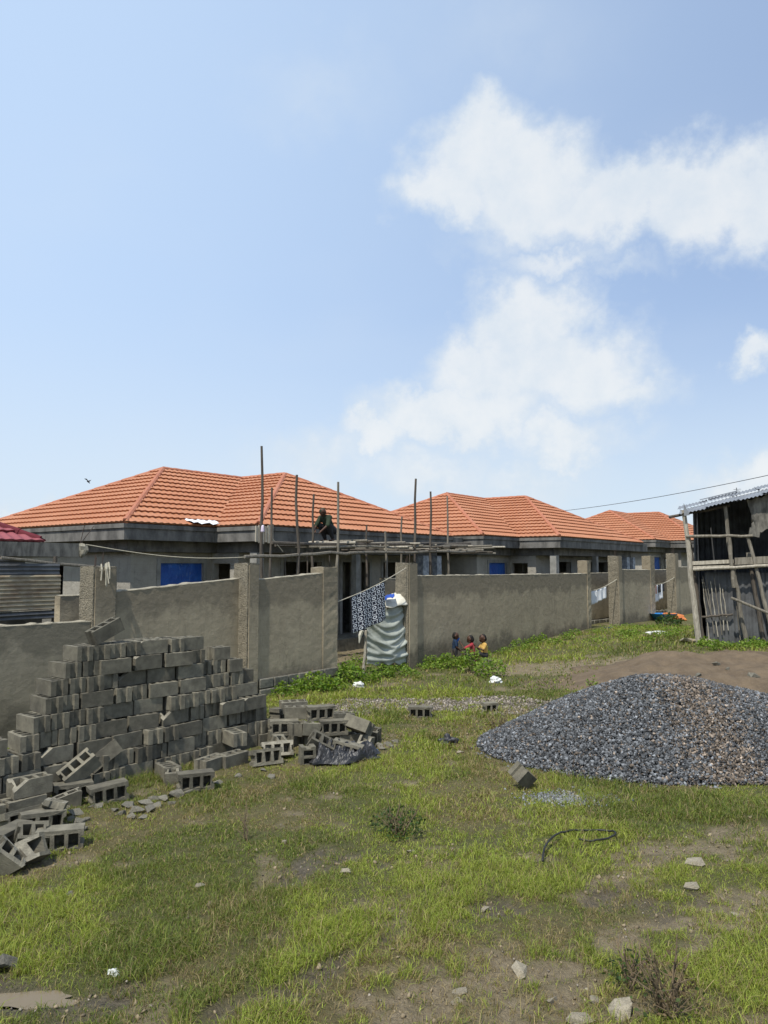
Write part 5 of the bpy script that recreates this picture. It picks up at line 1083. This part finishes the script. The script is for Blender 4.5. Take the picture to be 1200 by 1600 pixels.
# ------------------------------------------------------------------ people
def remeshed(mb, name, mat, parent, vox):
    o = mb.build(name, mat, parent, local=True, smooth=True); m_ = o.modifiers.new('skin', 'REMESH'); m_.mode = 'VOXEL'; m_.voxel_size = vox; m_.use_smooth_shade = True
    s_ = o.modifiers.new('soften', 'SMOOTH'); s_.factor = .5; s_.iterations = 3; return o
def person(loc, yaw, J_, H, mats, label, group=None, vox=.010):
    # J_: joints in local space (x = facing, y = left, z = up), H standing height used for limb girths
    e = empty('person', loc, label, 'person', group, yaw); b_ = MB(); k = H
    hd, nk, ch, pv = (Vector(J_[n_]) for n_ in ('head', 'neck', 'chest', 'pelvis')); hr = J_.get('hr', .075 * H)
    up = (hd - nk).normalized(); fw = Vector((1, 0, 0)); fw = (fw - up * fw.dot(up)).normalized()
    b_.capsule(hd - up * hr * .35 + fw * hr * .12, hd + up * hr * .25, hr * .78, hr * .98); b_.capsule(hd - up * hr * .55 + fw * hr * .3, hd + fw * hr * .35, hr * .5, hr * .7)
    b_.capsule(hd + fw * hr * .95 - up * hr * .05, hd + fw * hr * 1.12 - up * hr * .22, hr * .1, hr * .16, 8)
    b_.capsule(hd + fw * hr * .88 - up * hr * .52, hd + fw * hr * .9 - up * hr * .62, hr * .18, hr * .16, 8)
    for s_ in (-1, 1): b_.capsule(hd + Vector((0, s_ * hr * .93, 0)) - up * hr * .2, hd + Vector((-.02 * k, s_ * hr * .97, 0)) + up * hr * .1, hr * .14, hr * .17, 8)
    b_.capsule(nk - up * .03 * k, hd - up * hr * .6, .034 * k, .032 * k)
    tor = [(nk - up * .02 * k, ch, .05 * k, .085 * k), (ch, pv, .085 * k, .078 * k)]
    for s_ in tor: b_.capsule(*s_)
    sh_, pa_ = MB(), MB()
    for a, c_, r0, r1 in tor: sh_.capsule(a, c_, r0 + .012, r1 + .014)
    pa_.capsule(pv + Vector((0, -.03 * k, 0)), pv + Vector((0, .03 * k, 0)), .088 * k, .088 * k)
    for s_ in (-1, 1):
        L_ = 'L' if s_ > 0 else 'R'; sp = ch.lerp(nk, .62) + Vector((0, s_ * .105 * k, 0)); el, wr = Vector(J_['el' + L_]), Vector(J_['wr' + L_])
        b_.capsule(ch.lerp(nk, .62), sp, .05 * k, .042 * k); b_.capsule(sp, el, .038 * k, .028 * k); b_.capsule(el, wr, .028 * k, .019 * k)
        sh_.capsule(ch.lerp(nk, .6), sp, .06 * k, .054 * k); sh_.capsule(sp, sp.lerp(el, J_.get('sleeve', .75)), .052 * k, .044 * k)
        d = (wr - el).normalized(); sd_ = d.cross(Vector((0, 0, 1))); sd_ = sd_.normalized() if sd_.length > .1 else Vector((0, 1, 0)); pm = wr + d * .035 * k
        b_.capsule(wr, pm, .02 * k, .024 * k, 8)
        for q in range(4): f0 = pm + sd_ * (.013 * k * (q - 1.5)); m_ = f0 + d * (.03 + .004 * (q % 3)) * k; b_.capsule(f0, m_, .0068 * k, .006 * k, 6); b_.capsule(m_, m_ + d * .018 * k - Vector((0, 0, .012 * k)), .006 * k, .005 * k, 6)
        t0 = wr + d * .012 * k + sd_ * .018 * k; b_.capsule(t0, t0 + sd_ * .018 * k + d * .022 * k, .0078 * k, .0062 * k, 6)
        hp_ = pv + Vector((0, s_ * .05 * k, -.02 * k)); kn, an, to = Vector(J_['kn' + L_]), Vector(J_['an' + L_]), Vector(J_['to' + L_])
        b_.capsule(hp_, kn, .068 * k, .044 * k); b_.capsule(kn, an, .042 * k, .026 * k); b_.capsule(an - Vector((.02 * k, 0, .02 * k)), to, .028 * k, .022 * k)
        q = J_.get('trouser', .8); pa_.capsule(hp_, hp_.lerp(kn, min(q, 1)), .08 * k, .058 * k)
        if q > 1: pa_.capsule(kn, kn.lerp(an, q - 1), .056 * k, .04 * k)
    remeshed(b_, 'body', mats[0], e, vox); remeshed(sh_, 'shirt', mats[1], e, vox * 1.3); remeshed(pa_, 'trousers', mats[2], e, vox * 1.3)
    h_ = MB(); h_.capsule(hd + up * hr * .34 - fw * hr * .12, hd + up * hr * .40 + fw * hr * .12, hr * .92, hr * .80); h_.capsule(hd - fw * hr * .32 - up * hr * .15, hd - fw * hr * .2 + up * hr * .35, hr * .80, hr * .9); remeshed(h_, 'hair', mats[3] if len(mats) > 3 else 'hair', e, vox)
    ey = MB()
    for s_ in (-1, 1): c_ = hd + fw * hr * .92 + Vector((0, s_ * hr * .34, 0)); ey.capsule(c_ - fw * hr * .05, c_ - fw * hr * .049, hr * .10, hr * .10, 8)
    ey.build('eyes', 'eye', e, local=True, smooth=True); return e
def stand(H, arm=0):
    return dict(head=(.02 * H, 0, .885 * H), neck=(0, 0, .77 * H), chest=(.01 * H, 0, .65 * H), pelvis=(0, 0, .46 * H), elL=(.03 * H, .15 * H, .56 * H), wrL=(.13 * H, .12 * H, .46 * H), elR=(.03 * H, -.15 * H, .56 * H), wrR=(.14 * H, -.12 * H, .47 * H), knL=(.02 * H, .06 * H, .25 * H), knR=(.03 * H, -.06 * H, .25 * H), anL=(-.01 * H, .06 * H, .05 * H), anR=(0, -.06 * H, .05 * H), toL=(.09 * H, .07 * H, .022 * H), toR=(.1 * H, -.07 * H, .022 * H), hr=.098 * H)
def sit(H, seat=.14):
    z = seat; return dict(head=(.05 * H, 0, z + .49 * H), neck=(.02 * H, 0, z + .375 * H), chest=(.02 * H, 0, z + .25 * H), pelvis=(0, 0, z + .06 * H), elL=(.10 * H, .15 * H, z + .20 * H), wrL=(.22 * H, .08 * H, z + .26 * H), elR=(.12 * H, -.15 * H, z + .20 * H), wrR=(.25 * H, -.07 * H, z + .30 * H), knL=(.23 * H, .08 * H, z + .10 * H), knR=(.23 * H, -.08 * H, z + .11 * H), anL=(.20 * H, .08 * H, .05 * H), anR=(.22 * H, -.08 * H, .05 * H), toL=(.30 * H, .08 * H, .025 * H), toR=(.32 * H, -.08 * H, .025 * H), hr=.098 * H)
KG = 'children by the long wall'
p = at(711, 1030, 19.9); person((p.x, p.y, gz(p.x, p.y)), .05, stand(.84), .84, ('skin', 'navy', 'dark'), 'small child in navy standing at left, facing the other two', KG, .0085)
s1 = sit(.92, .20); s1.update(wrL=(.30, .10, .58), elL=(.18, .15, .42), wrR=(.24, -.06, .38))
p = at(738, 1030, 19.9); person((p.x, p.y, gz(p.x, p.y)), PI - .35, s1, .92, ('skin', 'red_cloth', 'dark'), 'child in red shirt sitting in the middle holding up a blue thing', KG, .0085)
ph = Vector((p.x, p.y, gz(p.x, p.y))) + Matrix.Rotation(PI - .35, 3, 'Z') @ Vector((.37, .10, .62)); mb = MB(); mb.box(ph, (.05, .015, .17), Euler((0, .5, .2)).to_matrix()); mb.box(ph + Vector((0, -.01, 0)), (.04, .012, .15), Euler((0, .5, .2)).to_matrix()); tag(mb.build('toy', 'blue_plastic'), 'flat blue thing held up by the child in red', 'toy')
p2 = at(757.5, 1030, 19.6); s2 = sit(.95, .24); person((p2.x, p2.y, gz(p2.x, p2.y)), PI + .2, s2, .95, ('skin', 'yellow_cloth', 'dark'), 'child in yellow shirt sitting at right, facing left', KG, .0085)
for q, hs_, lb in ((p, .2, 'middle'), (p2, .24, 'right')): o = place(HALF[1], q.x + .03, q.y, gz(q.x, q.y) - .02, (0, 0, .3), 'block used as a seat by the %s child' % lb, group='seat blocks of the children'); o.scale = (1, 1, hs_ * 1.0 / .2 * .86)
# worker crouching on the scaffold deck
wp = hl(4.55, -2.72, 3.21)
wj = dict(head=(.26, 0, .80), neck=(.19, 0, .70), chest=(.09, 0, .60), pelvis=(-.12, 0, .34), elL=(.30, .2, .44), wrL=(.44, .12, .30), elR=(.30, -.2, .44), wrR=(.46, -.10, .32), knL=(.20, .15, .44), knR=(.17, -.14, .44), anL=(-.03, .14, .07), anR=(-.06, -.14, .07), toL=(.13, .15, .03), toR=(.10, -.15, .03), hr=.10, sleeve=1.0, trouser=1.85)
person(tuple(wp), PI + 1.0, wj, 1.45, ('skin', 'green_cloth', 'dark', 'green_cloth'), 'worker in dark green crouching on the scaffold below the roof', None, .014)

# ------------------------------------------------------------------ vegetation
def in_poly_mask(x, y):
    ok = heap_h(x, y) < .012
    s_ = (x - P0.x) * PD.x + (y - P0.y) * PD.y; d_ = (x - P0.x) * PN.x + (y - P0.y) * PN.y
    ok &= ~((s_ > -1.2) & (s_ < 3.9) & (d_ < .02) & (d_ > -.6))
    wd_ = (x - W0.x) * WT.x + (y - W0.y) * WT.y; ok &= wd_ > .34
    ok &= soil_h(x, y) < .01
    su = (x - SO.x) * SU.x + (y - SO.y) * SU.y; sv = (x - SO.x) * SV.x + (y - SO.y) * SV.y; ok &= ~((sv > .1) & (su > -.1))
    return ok
def grass_batch(n, y0, y1, hmean, wid, seg):
    y = np.sqrt(rng.uniform(y0 * y0, y1 * y1, n)); x = rng.uniform(-.56, .56, n) * y
    f = fields(x, y); bare = np.maximum(np.maximum(f['mud'], f['dirt'] * .93), f['grav'] * .93)
    cl = fbm(VA, x * 6 + 50, y * 6, 3); big = fbm(VC, x * .7 + 9, y * .7 + 3, 3)
    k = rng.random(n) < (1 - .9 * bare) * (.35 + .65 * S((cl - .32) / .3)) * (1 - .35 * f['dry'])
    k &= in_poly_mask(x, y); x, y, cl, big = x[k], y[k], cl[k], big[k]; dry = f['dry'][k]; bare = bare[k]; n = len(x)
    z = ground_z(x, y, {q: v[k] for q, v in f.items()})
    tall = S((fbm(VB, x * 1.1 + 70, y * 1.1 + 20, 3) - .45) / .2)
    h = hmean * rng.lognormal(0, .38, n) * (.55 + .75 * tall + .35 * cl) * (1 - .35 * dry); a = rng.uniform(0, 2 * np.pi, n); ben = rng.uniform(.2, 1.5, n) * h; wd_ = wid * rng.uniform(.6, 1.3, n)
    dx, dy = np.cos(a), np.sin(a); ta = rng.uniform(0, np.pi, n); sx, sy = np.cos(ta) * wd_ / 2, np.sin(ta) * wd_ / 2
    V = np.empty((n, 5, 3)); b_ = np.stack([x, y, z - .008], 1); s_ = np.stack([sx, sy, np.zeros(n)], 1)
    mid = b_ + np.stack([dx * ben * .32, dy * ben * .32, h * .58], 1); tip = b_ + np.stack([dx * ben, dy * ben, h * (1 - .28 * (ben / h) ** 2).clip(.3, 1)], 1)
    V[:, 0] = b_ - s_; V[:, 1] = b_ + s_; V[:, 2] = mid - s_ * .75; V[:, 3] = mid + s_ * .75; V[:, 4] = tip
    g1 = np.array([.185, .255, .038]); g2 = np.array([.380, .420, .080]); g3 = np.array([.085, .120, .030]); st_ = np.array([.42, .345, .17]); br_ = np.array([.18, .13, .07])
    m1 = rng.random(n)[:, None]; C = g1 * (1 - m1) + g2 * m1; dk = (S((.54 - big) / .16) * .95 * rng.random(n) ** .5)[:, None]; C = C * (1 - dk) + g3 * dk
    pd = rng.random(n) < (.20 + .55 * dry + .25 * bare); mm = rng.random(n)[:, None]; C = np.where(pd[:, None], st_ * mm + br_ * (1 - mm), C); C *= rng.uniform(.75, 1.2, n)[:, None]
    return V, C
far_ = [grass_batch(240000, 6.6, 10.5, .042, .0070, 1), grass_batch(200000, 10.5, 15.5, .05, .0135, 1), grass_batch(140000, 15.5, 30, .065, .022, 1)]
V, C = grass_batch(230000, 4.0, 6.6, .040, .0046, 2)
o = soup('grass', V, [(0, 1, 3, 2), (2, 3, 4)], C, 'grass'); tag(o, 'short uneven green and straw coloured grass in the near field', 'grass', kind='stuff')
V = np.concatenate([p[0] for p in far_]); C = np.concatenate([p[1] for p in far_])
o = soup('grass', V, [(0, 1, 3, 2), (2, 3, 4)], C, 'grass'); tag(o, 'short green grass over the middle and far field', 'grass', kind='stuff')
# clods and crumbs on the bare earth
n = 40000; x = rng.uniform(-6, 7, n); y = rng.uniform(4.0, 15, n); f_ = fields(x, y); k = rng.random(n) < (np.maximum(f_['dirt'], f_['mud']) * .5 + .012); k &= in_poly_mask(x, y); x, y = x[k], y[k]
q_ = {a: v[k] for a, v in f_.items()}; sz = .008 + .04 * rng.random(len(x)) ** 3; z = ground_z(x, y, q_) + sz * .15; tone = rng.uniform(.6, 1.25, len(x))[:, None]
o = pebbles('soil_crumbs', np.stack([x, y, z], 1), sz, np.array([[.25, .20, .13]]) * tone); tag(o, 'brown crumbs of earth on the bare patches', 'soil', kind='stuff')
def leaf_cloud(cx, cy, cz, rx, ry, h, n, size, cols, seed, dome=True):
    r_ = np.random.default_rng(seed); a = r_.uniform(0, 2 * np.pi, n); q = np.sqrt(r_.random(n)); t_ = r_.random(n) ** .8
    lim = np.sqrt(np.clip(1 - q ** 2, 0, 1)) if dome else 1; x = cx + rx * q * np.cos(a); y = cy + ry * q * np.sin(a); z = cz + h * t_ * (.25 + .75 * lim) + .01
    pos = np.stack([x, y, z], 1); d = r_.normal(size=(n, 3)); d[:, 2] = np.abs(d[:, 2]) * .6 + .1; d /= np.linalg.norm(d, axis=1, keepdims=True); s_ = np.cross(d, r_.normal(size=(n, 3))); s_ /= np.linalg.norm(s_, axis=1, keepdims=True)
    L_ = size * r_.uniform(.6, 1.4, n)[:, None]; V = np.stack([pos, pos + d * L_ * .5 + s_ * L_ * .3, pos + d * L_, pos + d * L_ * .5 - s_ * L_ * .3], 1); V[:, 2, 2] -= L_[:, 0] * .15
    c = np.array(cols); k = r_.integers(0, len(c), n); return V, c[k] * r_.uniform(.7, 1.25, n)[:, None]
GC = [(.15, .25, .030), (.20, .30, .045), (.10, .18, .025), (.24, .32, .06)]
wv_, wc_ = [], []; r = random.Random(21)
spots = []
for k in range(44):              # ground-hugging weeds along the foot of the walls and before the doorway
    px = r.uniform(428, 660); yb = 1092 - (px - 428) * .19; py = r.uniform(yb - 30, yb + 6); p = gnd(px, py); spots.append((p.x, p.y, r.uniform(.12, .32), r.uniform(.08, .34) ** 1.0))
for k in range(26):
    px = r.uniform(655, 915); yb = 1046 - (px - 655) * .16; p = gnd(px, r.uniform(yb - 10, yb + 4)); spots.append((p.x, p.y, r.uniform(.14, .34), r.uniform(.06, .32)))
for k in range(24): p = gnd(r.uniform(1100, 1200), r.uniform(1004, 1020), .35); spots.append((p.x, p.y, r.uniform(.15, .35), r.uniform(.1, .28)))
for k in range(20): p = gnd(r.uniform(925, 1075), r.uniform(984, 1012), .2); spots.append((p.x, p.y, r.uniform(.2, .45), r.uniform(.08, .22)))
for k, (x, y, rad, h) in enumerate(spots):
    if soil_h(np.array([x]), np.array([y]))[0] > .02: continue
    v_, c_ = leaf_cloud(x, y, gz(x, y), rad, rad, h, int(60 + 330 * h), .06, GC, k); wv_.append(v_); wc_.append(c_)
o = soup('weeds', np.concatenate(wv_), [(0, 1, 2, 3)], np.concatenate(wc_), 'leaf'); tag(o, 'bright green leafy weeds along the foot of the walls', 'weeds', kind='stuff')
def plant(px, py, rad, h, n, size, cols, label, stems, dry=False, seed=0, cat='plant', name='weed_plant', zg=0):
    p = gnd(px, py, zg); z = gz(p.x, p.y); e = empty(name, (p.x, p.y, z), label, cat); r_ = random.Random(seed); mb = MB(); tips = []
    for k in range(stems):
        a = r_.uniform(0, 6.28); q = r_.uniform(.2, 1) * rad; hh_ = h * r_.uniform(.5, 1.1); b0 = Vector((p.x + r_.uniform(-.2, .2) * rad, p.y + r_.uniform(-.2, .2) * rad, z - .02)); tp_ = Vector((p.x + q * math.cos(a), p.y + q * math.sin(a), z + hh_)); pts = wobble(b0, tp_, 5, .03 * h + .008, k + seed)
        mb.tube(pts, [.006 * (1.15 - .15 * i) for i in range(5)], 5); tips.append(tp_)
        if dry:
            for j in range(3): i = r_.randint(1, 3); q0 = pts[i]; mb.tube([q0, q0 + Vector((r_.uniform(-.3, .3) * h, r_.uniform(-.3, .3) * h, r_.uniform(.05, .35) * h))], [.0035, .002], 4)
    mb.build('stems', 'dry_stem', e)
    if n:
        v_, c_ = leaf_cloud(0, 0, 0, rad, rad, h * .8, n, size, cols, seed); soup('leaves', v_, [(0, 1, 2, 3)], c_, 'leaf', e)
    return e
DG = [(.05, .09, .025), (.07, .12, .03), (.03, .05, .015)]; DR = [(.18, .13, .07), (.11, .08, .045), (.06, .09, .025)]
plant(735, 1048, .30, .72, 420, .08, GC, 'tall bright weed growing in front of the child in red', 7, seed=1)
plant(766, 1056, .38, .55, 420, .08, GC, 'bushy bright weed below the child in yellow', 7, seed=2)
plant(700, 1042, .3, .45, 300, .08, GC, 'low leafy weed left of the child in navy', 6, seed=3)
plant(622, 1302, .26, .30, 320, .035, DG, 'dark leafy weed clump in the open grass at mid field', 12, dry=True, seed=4)
plant(1045, 1590, .20, .42, 160, .03, DR, 'dry twiggy dead bush in the lower right corner', 16, dry=True, seed=5, name='dry_bush', cat='bush')
plant(985, 1540, .16, .26, 120, .028, DG, 'small dark weed with bare stems left of the dead bush', 9, dry=True, seed=6)
plant(386, 1315, .06, .40, 0, .03, DG, 'two thin bare stems rising from the left grass', 3, dry=True, seed=7)
plant(782, 1150, .30, .30, 200, .04, [(.22, .17, .08), (.16, .12, .06)], 'dry brown weeds at the left foot of the gravel heap', 16, dry=True, seed=8)
plant(925, 1070, .15, .3, 60, .05, GC, 'little green weed on the edge of the soil heap', 5, seed=9, zg=.1)
plant(1046, 978, .5, .55, 300, .12, DG, 'dark green bush by the far gateway left of the shed', 6, seed=10, zg=.2, name='bush', cat='bush')
plant(545, 1068, .4, .5, 420, .085, GC, 'leafy green weed before the tarpaulin shelter', 7, seed=11)
plant(495, 1080, .4, .42, 420, .085, GC, 'leafy green weed at the footing stones by the doorway', 7, seed=12)
